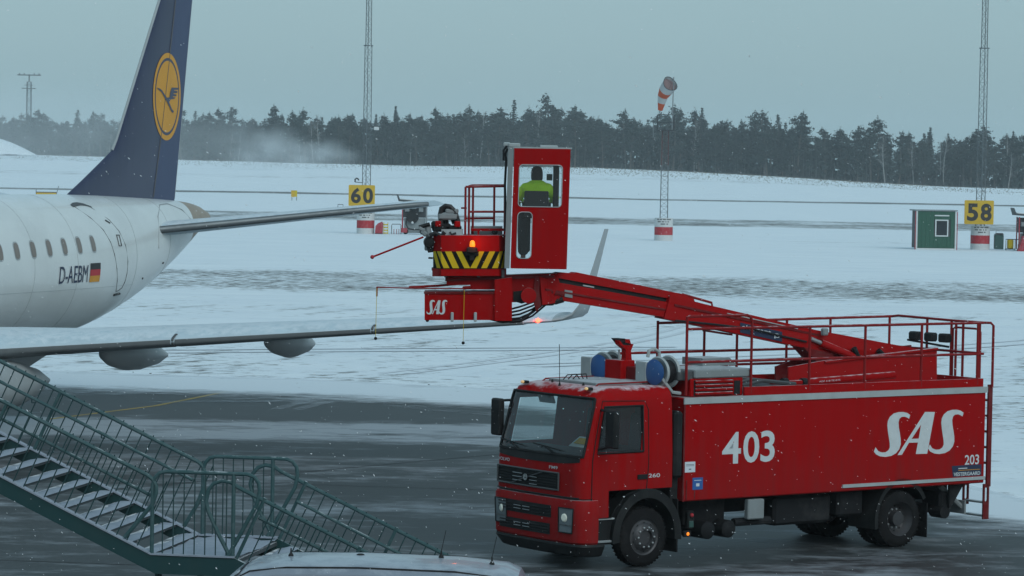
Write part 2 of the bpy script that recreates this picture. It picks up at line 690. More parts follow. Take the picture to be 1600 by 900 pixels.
def cabfaces(name, lst, m, parent, off, smooth=40):
    b = MB()
    vv = [(s, t, z) for z in ZL for s, t in cab_outline(z, off)]
    used = sorted({i for q in lst for i in q})
    mp = {a: i for i, a in enumerate(used)}
    b.add([vv[a] for a in used], [tuple(mp[i] for i in q) for q in lst])
    return bld(b, name, m, parent, smooth)


wsf = cabfaces('windscreen', wf, M['glass'], truck, -.01)
cabfaces('side_window', nf, M['darkglass'], truck, -.012)
cabfaces('side_window', ff, M['glass'], truck, -.012)
# black seal round the windscreen and the side window
b = MB()
zt, zb_ = 2.80, 1.86
seal = []
for k in range(i_ws0, i_ws1+1):
    o_ = cab_outline(zt, .006)
    seal.append((o_[k][0], o_[k][1], zt))
for z in ZL[::-1]:
    if zb_ <= z < zt:
        o_ = cab_outline(z, .006)
        seal.append((o_[i_ws1][0], o_[i_ws1][1], z))
for k in range(i_ws1-1, i_ws0-1, -1):
    o_ = cab_outline(zb_, .006)
    seal.append((o_[k][0], o_[k][1], zb_))
for z in ZL:
    if zb_ < z <= zt:
        o_ = cab_outline(z, .006)
        seal.append((o_[i_ws0][0], o_[i_ws0][1], z))
b.pipe(seal, .022, 6)
bld(b, 'windscreen_seal', M['black'], wsf, True)
# black panel below the glass (wiper cowl)
b = MB()
n = 24
vs = []
for z in (1.72, 1.80, 1.885):
    for i in range(n+1):
        t = .10+(CW-.2)*i/n
        zz = z if z > 1.75 else z+.05*abs(2*i/n-1)**3
        vs.append((front_s(t, zz, .008), t, zz))
fs = [(r*(n+1)+i, r*(n+1)+i+1, (r+1)*(n+1)+i+1, (r+1)*(n+1)+i) for r in range(2) for i in range(n)]
b.add(vs, fs)
bld(b, 'wiper_cowl', M['black'], smooth=True)
# door
b = MB()
door_pts = [(1.36, 1.28), (1.40, 1.7), (1.40, 2.60), (1.33, 2.74), (.46, 2.76), (.30, 2.1), (.24, 1.80), (.22, .86), (.64, .86), (.74, 1.02), (.95, 1.22), (1.2, 1.3), (1.36, 1.28)]


def side_t(z):
    return lerp_tab(INS, z)-.004


b.pipe([(s, side_t(z), z) for s, z in door_pts], .008, 5)
dr = bld(b, 'door', M['black'])
b = MB()
b.cbox((1.27, -.008, 1.50), (.2, .03, .08), .012)
bld(b, 'handle', M['black'], dr)
b = MB()
b.pipe([(1.285, side_t(1.92)-.004, 1.92), (1.285, side_t(2.66)-.004, 2.665), (.50, side_t(2.66)-.004, 2.665), (.345, side_t(2.1)-.004, 1.91), (1.285, side_t(1.92)-.004, 1.92)], .02, 6)
bld(b, 'window_seal', M['black'], dr)
lettering('door_number', '260', lambda u, v: (1.40+u*.24, -.006, 1.48+v*.065), M['white'], truck, .01)
lettering('model_badge', 'VOLVO', lambda u, v: (front_s(2.27-u*.36, 1.665, .012), 2.27-u*.36, 1.645+v*.055), M['white'], truck, .01)
lettering('model_badge', 'FM9', lambda u, v: (front_s(.80-u*.22, 1.645, .012), .80-u*.22, 1.625+v*.05), M['white'], truck, .01)
# seams in the red skin
b = MB()
b.pipe([(front_s(t, 1.19, .006), t, 1.19) for t in [CW*.04+CW*.92*i/20 for i in range(21)]], .014, 5)
bld(b, 'panel_gap', M['black'])


def fpatch(name, t0, t1, z0, z1, m, off=.012, parent=None, nt_=14, nz=3, smooth=True, th=0.):
    b = MB()
    vs = []
    for j in range(nz+1):
        for i in range(nt_+1):
            t, z = t0+(t1-t0)*i/nt_, z0+(z1-z0)*j/nz
            vs.append((front_s(t, z, off), t, z))
    b.add(vs, [(j*(nt_+1)+i, j*(nt_+1)+i+1, (j+1)*(nt_+1)+i+1, (j+1)*(nt_+1)+i) for j in range(nz) for i in range(nt_)])
    return bld(b, name, m, parent, smooth)


def fpipe(pts, r, off):
    b = MB()
    b.pipe([(front_s(t, z, off), t, z) for t, z in pts], r, 6)
    return b


def fbar(t0, t1, z, r, off, n_=10):
    return fpipe([(t0+(t1-t0)*i/n_, z) for i in range(n_+1)], r, off)


up = fpatch('grille', .54, 2.27, 1.295, 1.56, M['black'], .006)
fr = [(.54+1.73*i/14, 1.565) for i in range(15)]+[(2.27, 1.43)]+[(2.27-1.73*i/14, 1.29) for i in range(15)]+[(.54, 1.43), (.54, 1.565)]
bld(fpipe(fr, .016, .02), 'grille_frame', M['dkgrey'], up)
for z in (1.345, 1.39, 1.435, 1.48, 1.525):
    bld(fbar(.57, 2.24, z, .009, .014), 'slat', M['black'], up)
bld(fpipe([(.95+.88*i/8, 1.555-.255*i/8) for i in range(9)], .010, .028), 'diagonal_bar', M['dkgrey'], up)
b = MB()
b.lathe([(.055, 0), (.055, .012), (.038, .012), (.038, .004)], (front_s(1.41, 1.43, .03), 1.41, 1.43), (-1, 0, 0), 20)
bld(b, 'round_emblem', M['silver'], up, True)
for z in (1.36, 1.42, 1.48):
    bld(fbar(1.52, 1.78, z, .006, .03, 3), 'bright_dash', M['silver'], up)
    bld(fbar(1.1, 1.3, z-.03, .006, .03, 3), 'bright_dash', M['silver'], up)
# bumper with its two grilles
b = MB()
zs = [.43, .47, .8, 1.10, 1.155, 1.165]
offs = [.0, .03, .035, .035, .015, -.1]
vs = []
for z, of in zip(zs, offs):
    o_ = cab_outline(z, of, .36)
    vs += [(s, t, z) for s, t in o_]
fs = []
for i in range(len(zs)-1):
    for k in range(NP-1):
        fs.append((i*NP+k, i*NP+k+1, (i+1)*NP+k+1, (i+1)*NP+k))
b.add(vs, fs)
bmp = bld(b, 'bumper', M['red'], smooth=30)
for z0, z1, t0, t1 in ((.83, 1.03, .69, 2.19), (.55, .73, .72, 2.15)):
    g = fpatch('lower_grille', t0, t1, z0, z1, M['black'], .042)
    for i in range(3):
        z = z0+(z1-z0)*(i+1)/4
        bld(fbar(t0+.03, t1-.03, z, .01, .05), 'slat', M['black'], g)
    for z in (z0+.07, z0+.12):
        bld(fbar(1.25, 1.44, z, .006, .062, 3), 'bright_dash', M['silver'], g)
        bld(fbar(1.50, 1.69, z, .006, .062, 3), 'bright_dash', M['silver'], g)
b = MB()
vs = []
zs = [.22, .25, .40, .44]
offs = [-.12, -.05, .03, .02]
for z, of in zip(zs, offs):
    vs += [(s, t, z) for s, t in cab_outline(z, of, .5)]
b.add(vs, [(i*NP+k, i*NP+k+1, (i+1)*NP+k+1, (i+1)*NP+k) for i in range(3) for k in range(NP-1)])
bld(b, 'skirt', M['black'], smooth=30)
for side in (0, 1):
    q = (lambda t: t) if side == 0 else (lambda t: CW-t)
    b = MB()
    vs = []
    for j in range(5):
        for i in range(9):
            t, z = .16+.33*i/8, .62+.40*j/4
            t -= .03*j/4*(1-i/8)
            vs.append((front_s(t, z, .045), q(t), z))
    b.add(vs, [(j*9+i, j*9+i+1, (j+1)*9+i+1, (j+1)*9+i) for j in range(4) for i in range(8)])
    hl = bld(b, 'headlight', M['lens'], smooth=True)
    b = MB()
    b.lathe([(.0, .02), (.05, .018), (.07, .0)], (front_s(.34, .86, .05), q(.34), .86), (-1, -.3 if side == 0 else .3, 0), 16)
    bld(b, 'reflector', M['lamp'], hl, True)
    b = MB()
    lo = [(.16, .62), (.49, .62), (.49, 1.02), (.13, 1.02), (.16, .62)]
    b.pipe([(front_s(t, z, .05), q(t), z) for a_, c_ in zip(lo, lo[1:]) for t, z in [(a_[0]+(c_[0]-a_[0])*f, a_[1]+(c_[1]-a_[1])*f) for f in (0, .33, .66)]]+[(front_s(.16, .62, .05), q(.16), .62)], .010, 5)
    bld(b, 'bezel', M['black'], hl)
    b = MB()
    b.bb((front_s(.3, .75, .052)-.008, q(.19), .735), (front_s(.3, .75, .052)+.006, q(.47), .75))
    bld(b, 'divider', M['dkgrey'], hl)
    # mirror
    ysg = -1 if side == 0 else 1
    y0 = q(-.30) if side == 0 else q(-.16)
    b = MB()
    b.cbox((.40 if side == 0 else .2, y0, 2.33), (.12, .26, .62), .04)
    mr = bld(b, 'mirror', M['black'])
    b = MB()
    b.tube((.42 if side == 0 else .22, y0, 2.60), (.42, q(.03), 2.62), .022)
    bld(b, 'mirror_arm', M['black'], mr)
    b = MB()
    b.tube((.42 if side == 0 else .22, y0, 2.06), (.36, q(.01), 1.98), .022)
    bld(b, 'mirror_arm', M['black'], mr)
# A-pillar gutter, roof details
for t in (.30, 2.05):
    b = MB()
    b.cbox((.37, t, 2.945), (.1, .12, .05), .015)
    k = bld(b, 'roof_marker', M['black'])
    b = MB()
    b.ball((.32, t, 2.95), (.025, .05, .025))
    bld(b, 'marker_lens', M['marker'], k, True)
for t in (.75, 1.6):
    b = MB()
    b.lathe([(.022, 0), (.018, .03), (.006, .05)], (.6, t, 2.965), (0, 0, 1), 8)
    bld(b, 'roof_stud', M['black'])
b = MB()
b.lathe([(.025, 0), (.012, .06)], (.45, 1.2, 2.93), (0, 0, 1), 8)
b.tube((.45, 1.2, 2.98), (.43, 1.2, 3.62), .006, 5)
bld(b, 'radio_aerial', M['black'])
b = MB()
b.cbox((1.32, 1.25, 2.985), (1.15, 1.3, .05), .02)
bld(b, 'roof_plate', M['grey'])
b = MB()
b.pipe([(.66, .5, 2.96), (.72, .5, 3.0), (1.75, .5, 3.01), (1.8, .5, 2.96)], .014, 6)
b.pipe([(.66, 1.95, 2.96), (.72, 1.95, 3.0), (1.75, 1.95, 3.01), (1.8, 1.95, 2.96)], .014, 6)
bld(b, 'roof_rail', M['redrail'])
b = MB()
for k in range(3):
    b.pipe([(.75+.1*k, 1.5, 3.01), (.8+.1*k, 1.45, 3.09), (.95+.1*k, 1.4, 3.1), (1.05+.08*k, 1.45, 3.02)], .01, 5)
bld(b, 'cable_loop', M['hose'])
# wipers
for t0 in (.75, 1.75):
    b = MB()
    b.pipe([(front_s(t0, 1.88, .03), t0, 1.88), (front_s(t0+.25, 1.98, .03), t0+.25, 1.98), (front_s(t0+.32, 1.95, .03), t0+.32, 1.95)], .012, 5)
    b.tube((front_s(t0-.18, 1.94, .03), t0-.18, 1.94), (front_s(t0+.55, 2.0, .03), t0+.55, 2.0), .011, 5)
    bld(b, 'wiper', M['black'])
# what shows through the glass
b = MB()
b.cbox((.52, 1.21, 1.79), (.75, 2.2, .22), .06)
bld(b, 'dashboard', M['interior'])
b = MB()
ax = Vector((-.5, 0, 1)).normalized()
c = Vector((.78, .62, 2.02))
a_ = ax.orthogonal().normalized()
bq = ax.cross(a_)
b.pipe([c+(a_*cos(t*pi/12)+bq*sin(t*pi/12))*.22 for t in range(25)], .017, 6)
b.tube(c, c-ax*.3, .03)
b.tube(c-a_*.21, c+a_*.21, .015)
bld(b, 'steering_wheel', M['interior'], smooth=True)
for t in (.62, 1.8):
    b = MB()
    b.cbox((1.5, t, 1.72), (.5, .5, .16), .05)
    b.cbox((1.72, t, 2.1), (.16, .5, .75), .05, Matrix.Rotation(.1, 3, 'Y'))
    b.cbox((1.74, t, 2.55), (.12, .28, .18), .04)
    bld(b, 'seat', M['interior'])
b = MB()
b.bb((1.80, .15, 1.5), (1.84, CW-.15, 1.9))
b.cbox((1.2, 1.21, 1.45), (1.3, 2.1, .08))
bld(b, 'cab_floor', M['interior'])
b = MB()
b.cbox((.50, 1.62, 2.70), (.03, .42, .16), .012, Matrix.Rotation(-.35, 3, 'Y'))
bld(b, 'sun_visor', M['grey'])
nd = thing('paper_stack', 'white papers with a yellow slip lying on the truck dashboard', 'papers', TM @ Vector((.44, .52, 1.955)), TTH)
b = MB()
b.box((0, 0, .10), (.006, .48, .27), Matrix.Rotation(1.0, 3, 'Y'))
b.build('paper', M['paper'], nd)
b = MB()
b.box((-.03, -.02, .12), (.006, .32, .15), Matrix.Rotation(1.0, 3, 'Y'))
b.build('yellow_slip', M['orangeplate'], nd)
# cab underside, steps, arch
b = MB()
b.bb((.25, .05, .42), (.72, .30, .84))
st = bld(b, 'step_box', M['black'])
b = MB()
b.bb((.24, .01, .83), (.72, .06, .855))
bld(b, 'step_edge', M['strip'], st)
b = MB()
b.bb((.3, .0, .46), (.66, .10, .49))
bld(b, 'step_edge', M['grey'], st)
WB, WR = 5.70, .5


def arch(s0, name, r0=.60, r1=.70, a0=-5, a1=185, t0=-.03, t1=.36):
    b = MB()
    n = 18
    vs, fs = [], []
    for i in range(n+1):
        a = radians(a0+(a1-a0)*i/n)
        for r, t in ((r0, t0), (r1, t0), (r1, t1), (r0, t1)):
            vs.append((s0-r*cos(a), t, .5+r*sin(a)*1.12))
    for i in range(n):
        for k in range(4):
            fs.append((i*4+k, i*4+(k+1) % 4, (i+1)*4+(k+1) % 4, (i+1)*4+k))
    fs += [(0, 1, 2, 3), (n*4, n*4+1, n*4+2, n*4+3)]
    b.add(vs, fs)
    return bld(b, name, M['black'], smooth=30)


arch(1.38, 'front_fender', .58, .72)
b = MB()
b.bb((2.0, -.02, .22), (2.03, .4, 1.1))
bld(b, 'mudflap', M['rubber'])
arch(1.38+WB, 'rear_fender', .57, .64, -12, 150, .0, .7)
b = MB()
b.bb((1.38+WB+.60, .02, .15), (1.38+WB+.62, .6, .75))
bld(b, 'mudflap', M['rubber'])


def wheel(s0, t0, dirn, front):
    """dirn -1: outer face towards the near side."""
    ax = Vector((0, dirn, 0))
    wd = .30
    o = Vector((s0, t0, WR))
    b = MB()
    b.lathe([(.30, 0), (.40, .0), (.465, .02), (.495, .06), (.5, .10), (.5, wd-.10), (.495, wd-.06), (.465, wd-.02), (.40, wd), (.30, wd)], o-ax*wd, ax, 40, cap=False)
    ty = bld(b, 'tyre', M['rubber'], smooth=40)
    b = MB()
    for k in range(44):
        a = 2*pi*k/44
        for j, d in enumerate((.06, .15, .24)):
            c = o-ax*d+Vector((cos(a+.05*j), 0, sin(a+.05*j)))*.4855
            b.box(c, (.03, .07, .018), Matrix.Rotation(-a-.05*j+pi/2, 3, 'Y'))
    bld(b, 'tread_blocks', M['rubber'], ty)['kind'] = 'stuff'
    b = MB()
    if front:
        b.lathe([(.305, 0), (.30, -.015), (.275, -.03), (.235, -.02), (.20, .03), (.13, .05), (.12, .0), (.0, .0)], o, ax, 32, cap=False)
    else:
        b.lathe([(.305, 0), (.30, -.02), (.27, -.05), (.24, -.14), (.20, -.17), (.13, -.17), (.125, -.05), (.0, -.04)], o, ax, 32, cap=False)
    rm = bld(b, 'rim', M['rim'], smooth=40)
    base = .045 if front else -.165
    for k in range(10):
        a = 2*pi*k/10
        b = MB()
        b.lathe([(.018, 0), (.018, .03), (.0, .035)], o+ax*(base-.012)+Vector((cos(a), 0, sin(a)))*.165, ax, 6, cap=False)
        bld(b, 'nut', M['silver'], rm)
    for k in range(10):
        a = 2*pi*(k+.5)/10
        b = MB()
        b.lathe([(.026, 0), (.0, .004)], o+ax*((-.012) if front else -.15)+Vector((cos(a), 0, sin(a)))*.222, ax, 8, cap=False)
        bld(b, 'rim_hole', M['black'], rm)
    return ty


wheel(1.38, .05, -1, True)
wheel(1.38, CW-.05, 1, True)
wheel(1.38+WB, .05, -1, False)
wheel(1.38+WB, .40, -1, False)
wheel(1.38+WB, 2.40, 1, False)
wheel(1.38+WB, 2.05, 1, False)
# chassis
b = MB()
for t in (.82, 1.6):
    b.bb((.6, t-.04, .72), (8.9, t+.04, 1.0))
for s in (1.0, 2.6, 4.2, 5.8, 7.5, 8.8):
    b.bb((s-.05, .86, .76), (s+.05, 1.56, .96))
b.tube((1.38, .3, .5), (1.38, 2.1, .5), .07)
b.tube((1.38+WB, .3, .5), (1.38+WB, 2.2, .5), .09)
b.ball((1.38+WB, 1.2, .5), .22)
b.cbox((1.2, 1.2, .85), (1.3, .9, .7), .08)
bld(b, 'chassis', M['chassis'])
for s in (2.83, 3.28):
    b = MB()
    b.lathe([(.0, 0), (.10, .01), (.15, .05), (.15, .75), (.10, .79), (.0, .8)], (s, .12, .52), (0, 1, 0), 20, cap=False)
    bld(b, 'air_tank', M['chassis'], smooth=True)
b = MB()
b.cbox((3.76, .08, .84), (.36, .12, .34), .02)
bld(b, 'grey_locker', M['grey'])
b = MB()
b.cbox((2.42, .16, .72), (.14, .1, .3), .02)
k = bld(b, 'switch_panel', M['black'])
b = MB()
b.ball((2.42, .10, .80), .035)
bld(b, 'red_button', M['redband'], k, True)
b = MB()
b.bb((2.37, .10, .60), (2.46, .11, .70))
bld(b, 'green_plate', M['binbox'], k)
b = MB()
b.cbox((2.30, .08, .50), (.16, .06, .10), .015)
k = bld(b, 'side_marker', M['black'])
b = MB()
b.ball((2.30, .045, .5), (.03, .015, .03))
bld(b, 'amber_lens', M['amber'], k, True)
b = MB()
b.cbox((5.0, .55, .75), (1.3, .6, .5), .05)
b.cbox((6.1, .5, .8), (.6, .5, .45), .05)
b.tube((3.4, .2, .62), (4.2, .2, .62), .07)
b.cbox((3.0, .7, .8), (.9, .5, .5), .05)
bld(b, 'underbody_boxes', M['chassis'])
# tank body
TZ0, TZ1, TS0, TS1, TWD = 1.05, 2.765, 2.135, 9.05, 2.5
b = MB()
b.cbox(((TS0+TS1)/2, TWD/2, (TZ0+TZ1)/2), (TS1-TS0, TWD, TZ1-TZ0), .02)
bld(b, 'tank_body', M['red'])
b = MB()
b.bb((TS0-.02, -.022, 2.662), (TS1+.02, .0, 2.768))
bld(b, 'top_trim', M['strip'])
b = MB()
b.bb((5.66, -.022, 1.115), (TS1, .0, 1.172))
bld(b, 'lower_trim', M['strip'])
b = MB()
b.bb((TS0-.015, -.012, TZ0), (TS0+.02, .0, 2.66))
b.bb((TS0+.24, -.006, TZ0+.03), (TS0+.26, .0, 1.42))
b.bb((TS0+.06, -.014, TZ0+.03), (TS0+.08, .0, 1.40))
bld(b, 'corner_strip', M['dkred'])
b = MB()
b.bb((1.95, .1, .9), (2.10, 2.4, 2.55))
bld(b, 'rear_cab_wall_gear', M['chassis'])
b = MB()
b.cbox((2.0, .06, 2.0), (.18, .22, 1.1), .05)
bld(b, 'air_intake', M['black'])
side = lambda s0, s1, z0, z1, e=.004: (lambda u, v: (s0+(s1-s0)*u, -e, z0+(z1-z0)*v))
V403 = [('4', 2.96, 3.37), ('0', 3.42, 3.77), ('3', 3.80, 4.115)]
for ch, a, c in V403:
    lettering('fleet_number', ch, side(a, c, 1.635, 2.165), M['white'], truck, .018)
sas('airline_letters', side(6.376, 8.491, 1.62, 2.405), M['white'], truck)
lettering('side_number', '203', side(8.555, 8.905, 1.39, 1.565), M['white'], truck, .015)
b = MB()
b.add([side(8.24, 8.97, 1.19, 1.385, .003)(u, v) for u, v in ((.0, 1), (.05, 0), (1, 0), (1, 1))], [(0, 1, 2, 3)])
bk = bld(b, 'maker_decal', M['navy'])
lettering('maker_name', 'VESTERGAARD', side(8.29, 8.94, 1.20, 1.265, .006), M['white'], bk, .02)
b = MB()
b.add([side(8.40, 8.93, 1.295, 1.305, .006)(u, v) for u, v in ((0, 0), (1, 0), (1, 1), (0, 1))], [(0, 1, 2, 3)])
bld(b, 'gold_line', M['gold'], bk)
b = MB()
b.add([side(8.40, 8.62, 1.325, 1.34, .006)(u, v) for u, v in ((0, 0), (1, 0), (1, 1), (0, 1))], [(0, 1, 2, 3)])
bld(b, 'pale_line', M['white'], bk)
b = MB()
b.bb((2.165, -.006, 1.53), (2.385, -.001, 1.705))
k = bld(b, 'placard', M['placard'], label='small white placard')
b = MB()
b.bb((2.19, -.008, 1.655), (2.36, -.004, 1.662))
b.bb((2.19, -.008, 1.635), (2.36, -.004, 1.641))
b.bb((2.25, -.008, 1.575), (2.30, -.004, 1.59))
bld(b, 'print', M['regis'], k)
b = MB()
b.bb((2.335, -.007, 1.235), (2.555, -.001, 1.435))
k = bld(b, 'placard', M['bluedecal'], label='small blue placard')
b = MB()
b.bb((2.37, -.009, 1.385), (2.52, -.005, 1.395))
b.bb((2.41, -.009, 1.29), (2.48, -.005, 1.34))
bld(b, 'print', M['placard'], k)
# deck: kerb, engine box, reels
b = MB()
b.bb((3.45, .03, 2.768), (9.0, .07, 2.91))
b.bb((TS0, 2.42, 2.768), (9.0, 2.46, 2.91))
b.bb((8.98, .07, 2.768), (9.02, 2.42, 2.91))
bld(b, 'deck_kerb', M['red'])
b = MB()
b.cbox((2.9, .62, 2.92), (1.14, 1.05, .30), .015)
eb = bld(b, 'engine_box', M['red'])
for k in range(4):
    b = MB()
    z = 2.80+.065*k
    b.prism([(2.42, .085, z+.01), (2.42, .06, z), (2.42, .05, z+.035), (2.42, .085, z+.045)], (.80, 0, 0))
    bld(b, 'louvre', M['red'], eb)
b = MB()
b.bb((2.40, .088, 2.785), (3.24, .094, 3.045))
bld(b, 'louvre_back', M['chassis'], eb)
b = MB()
b.bb((3.27, .085, 2.79), (3.40, .094, 3.02))
bld(b, 'dark_opening', M['black'], eb)
b = MB()
b.cbox((3.03, .60, 3.145), (1.25, 1.05, .14), .02)
bld(b, 'engine_lid', M['grey'], eb)
b = MB()
b.cbox((2.25, .62, 3.12), (.32, 1.0, .16), .02)
bld(b, 'dark_cover', M['dkgrey'], eb)
b = MB()
b.prism([(3.25, .9, 3.215), (4.0, .9, 3.215), (3.85, .9, 3.34), (3.25, .9, 3.34)], (0, .55, 0))
bld(b, 'grey_hood', M['grey'])
b = MB()
b.cbox((2.9, 1.75, 2.98), (.9, .9, .42), .02)
bld(b, 'red_locker', M['dkred'])
b = MB()
b.cbox((4.2, 1.2, 2.83), (1.2, 1.8, .12), .03)
for k in range(4):
    b.pipe([(3.7, .4+.3*k, 2.9), (4.2, .45+.3*k, 2.97), (4.9, .4+.3*k, 2.9)], .035, 6)
bld(b, 'deck_pipework', M['dkgrey'])


def reel(s, t, z):
    ax = Vector((-1, -.12, 0)).normalized()
    o = Vector((s, t, z))
    b = MB()
    b.lathe([(.0, .05), (.12, .04), (.19, .015), (.215, 0), (.20, -.03)], o, ax, 28, cap=False)
    r = bld(b, 'hose_reel', M['blue'], smooth=50)
    for d, rr in ((-.10, .262), (-.34, .275)):
        b = MB()
        b.lathe([(rr-.08, .012), (rr-.02, .03), (rr, .0), (rr-.02, -.03), (rr-.08, -.012), (.06, -.02), (.06, .02)], o+ax*d, ax, 28, cap=False)
        bld(b, 'flange', M['strip'], r, 50)
    b = MB()
    b.lathe([(.20, -.12), (.20, -.33)], o, ax, 20)
    bld(b, 'wound_hose', M['hose'], r, True)
    b = MB()
    b.pipe([o+Vector((.02, -.12, -.05)), o+Vector((.14, -.16, -.2)), o+Vector((.25, -.18, -.33)), o+Vector((.42, -.18, -.35))], .03, 6)
    bld(b, 'bracket', M['strip'], r)
    b = MB()
    b.cbox(o+Vector((-.02, .30, -.02)), (.06, .28, .36), .012)
    pl = bld(b, 'mounting_plate', M['strip'], r)
    b = MB()
    b.cbox(o+Vector((.15, .05, -.34)), (.3, .35, .12), .02)
    bld(b, 'foot', M['grey'], r)


reel(1.76, .35, 3.18)
reel(1.76, 1.85, 3.17)
b = MB()
b.cbox((1.9, 1.45, 3.14), (.3, .45, .36), .015)
bld(b, 'reel_housing', M['red'])
b = MB()
b.cbox((2.0, .95, 3.06), (.28, .62, .32), .015)
bld(b, 'reel_housing', M['dkred'])
p = lambda x, y: T2(x, y)


def T2(x, y, t=1.25):
    """Point of the plane at lateral t of the truck seen at photo pixel x, y."""
    d = fw + cu*((x-800)/F) + cv*((450-y)/F)
    o, n_ = TM @ Vector((0, t, 0)), TM.to_3x3() @ Vector((0, 1, 0))
    C = Vector((0, 0, EYE))
    return TI @ (C + d*((o-C).dot(n_)/d.dot(n_)))


b = MB()
b.prism([T2(*q) for q in ((974, 600), (974, 570), (978, 560), (978, 546), (968, 538), (968, 530), (984, 530), (986, 537), (990, 538), (986, 548), (988, 570), (990, 602))], (.0, .12, 0))
bld(b, 'boom_rest', M['red'])
b = MB()
b.prism([T2(*q) for q in ((966, 529), (977, 529), (977, 535), (989, 538), (989, 540), (974, 539))], (.0, .2, 0))
bld(b, 'rest_pad', M['black'])
b = MB()
b.pipe([T2(967, 548, 1.4)+Vector((0, 0, .02)), T2(969, 575, 1.4), T2(972, 598, 1.4)], .02, 6)
bld(b, 'hose_end', M['strip'])
b = MB()
b.pipe([T2(1012, 558, .7), T2(1014, 548, .7), T2(1022, 545, .7), T2(1030, 550, .7), T2(1030, 560, .7)], .03, 8)
bld(b, 'hose_end', M['strip'])
# railings round the deck: each post and each rail a part
RZ, MZ, BZ = 3.90, 3.35, 2.80


def rail(name, pts, r=.024):
    b = MB()
    b.pipe(pts, r, 7)
    bld(b, name, M['redrail'], smooth=True)


for s in (4.90, 6.17, 7.50, 8.86):
    rail('rail_post', [(s, .05, BZ), (s, .05, RZ)])
rail('rail_post', [(2.20, .05, BZ), (2.20, .05, 4.11)])
rail('rail_hoop', [(2.20, .05, 4.08), (2.24, .05, 4.11), (3.50, .05, 4.115), (3.57, .05, 4.08), (3.60, .05, 4.02), (3.60, .05, BZ)])
rail('top_rail', [(2.20, .05, RZ), (9.0, .05, RZ)])
rail('mid_rail', [(2.20, .05, MZ), (9.0, .05, MZ)])
for s in (3.50, 4.55, 5.30, 6.46, 7.5, 8.95):
    rail('rail_post', [(s, 2.44, BZ), (s, 2.44, RZ)])
rail('top_rail', [(3.50, 2.44, RZ-.04), (9.0, 2.44, RZ)])
rail('mid_rail', [(2.3, 2.44, MZ), (9.0, 2.44, MZ)])
rail('low_rail', [(3.0, 2.44, 3.12), (3.2, 2.44, 3.1), (7.0, 2.44, 3.1)])
rail('top_rail', [(9.0, 2.44, RZ), (9.03, 2.3, RZ+.02), (9.05, .9, RZ), (9.05, .10, RZ), (9.12, .0, RZ), (9.16, -.03, RZ-.05), (9.16, -.03, 2.75)])
rail('mid_rail', [(9.04, 2.44, MZ), (9.04, .15, MZ)])
for t in (1.55, .92, .80, .62, .20):
    rail('rail_post', [(9.05, t, BZ), (9.05, t, RZ)])
rail('gate', [(9.07, .90, 2.86), (9.07, .90, 3.75), (9.07, .84, 3.78), (9.07, .24, 3.78), (9.07, .2, 3.72), (9.07, .2, 2.9), (9.07, .26, 2.86), (9.07, .9, 2.86)], .02)
# work lamps on the far rear rail
b = MB()
b.tube((8.9, 1.9, 3.50), (9.02, .95, 3.42), .02)
wl = bld(b, 'lamp_bar', M['black'])
for t in (1.75, 1.35, .98):
    b = MB()
    b.cbox((8.95, t, 3.58), (.16, .24, .16), .03)
    k = bld(b, 'work_lamp', M['black'], wl)
# ladder at the rear
for t, z0 in ((-.01, .98), (.50, .98)):
    b = MB()
    b.bb((9.10, t, z0), (9.20, t+.035, 2.80))
    bld(b, 'ladder_stile', M['dkred'])
for k in range(6):
    b = MB()
    z = 1.10+.28*k
    b.bb((9.10, .03, z), (9.19, .50, z+.035))
    bld(b, 'rung', M['dkred'])
slot = lambda x, z: rrect(x-.035, z-.13, x+.035, z+.13, .034)
for t, z0, nm in ((-.01, .40, 'ladder_plate'), (.50, .62, 'ladder_plate')):
    b = MB()
    b.plate([(9.03, z0), (9.17, z0), (9.17, 1.03), (9.03, 1.03)], [slot(9.10, .84)], (0, t, 0), (1, 0, 0), (0, 0, 1), (0, .03, 0))
    bld(b, nm, M['dkred'])
for z in (.68, .44):
    b = MB()
    b.bb((9.05, .02, z), (9.17, .50, z+.03))
    bld(b, 'rung', M['grey'])
b = MB()
b.bb((8.82, .25, .48), (8.86, 2.25, .72))
b.tube((8.3, .35, 1.0), (8.84, .35, .6), .05)
b.tube((8.3, 2.1, 1.0), (8.84, 2.1, .6), .05)
bld(b, 'underrun_bar', M['grey'])
b = MB()
b.prism([(8.35, .15, 1.04), (8.7, .15, 1.04), (8.45, .15, .70), (8.35, .15, .62)], (0, .05, 0))
b.cbox((8.35, .5, .7), (.25, .5, .4), .04)
b.lathe([(.12, 0), (.12, .3)], (8.3, .2, .55), (0, 1, 0), 14)
bld(b, 'tail_bracket', M['chassis'])


# ------------------------------------------------------------------ boom
def ab(x, y):
    """Point on the boom's centre plane (it slews a little towards the camera at its head)."""
    return tl(x, y, 54+(x-850)/590*3.5)


bw = (ab(1300, 520)-ab(900, 440)).cross(Vector((0, 0, 1))).normalized()
if bw.y < 0:
    bw = -bw


def bslab(name, pix, t0, t1, m, parent=None):
    """Outline in the boom plane, reaching from t0 to t1 across it (near to far)."""
    b = MB()
    b.prism([ab(*q)+bw*t0 for q in pix], bw*(t1-t0))
    return bld(b, name, m, parent)


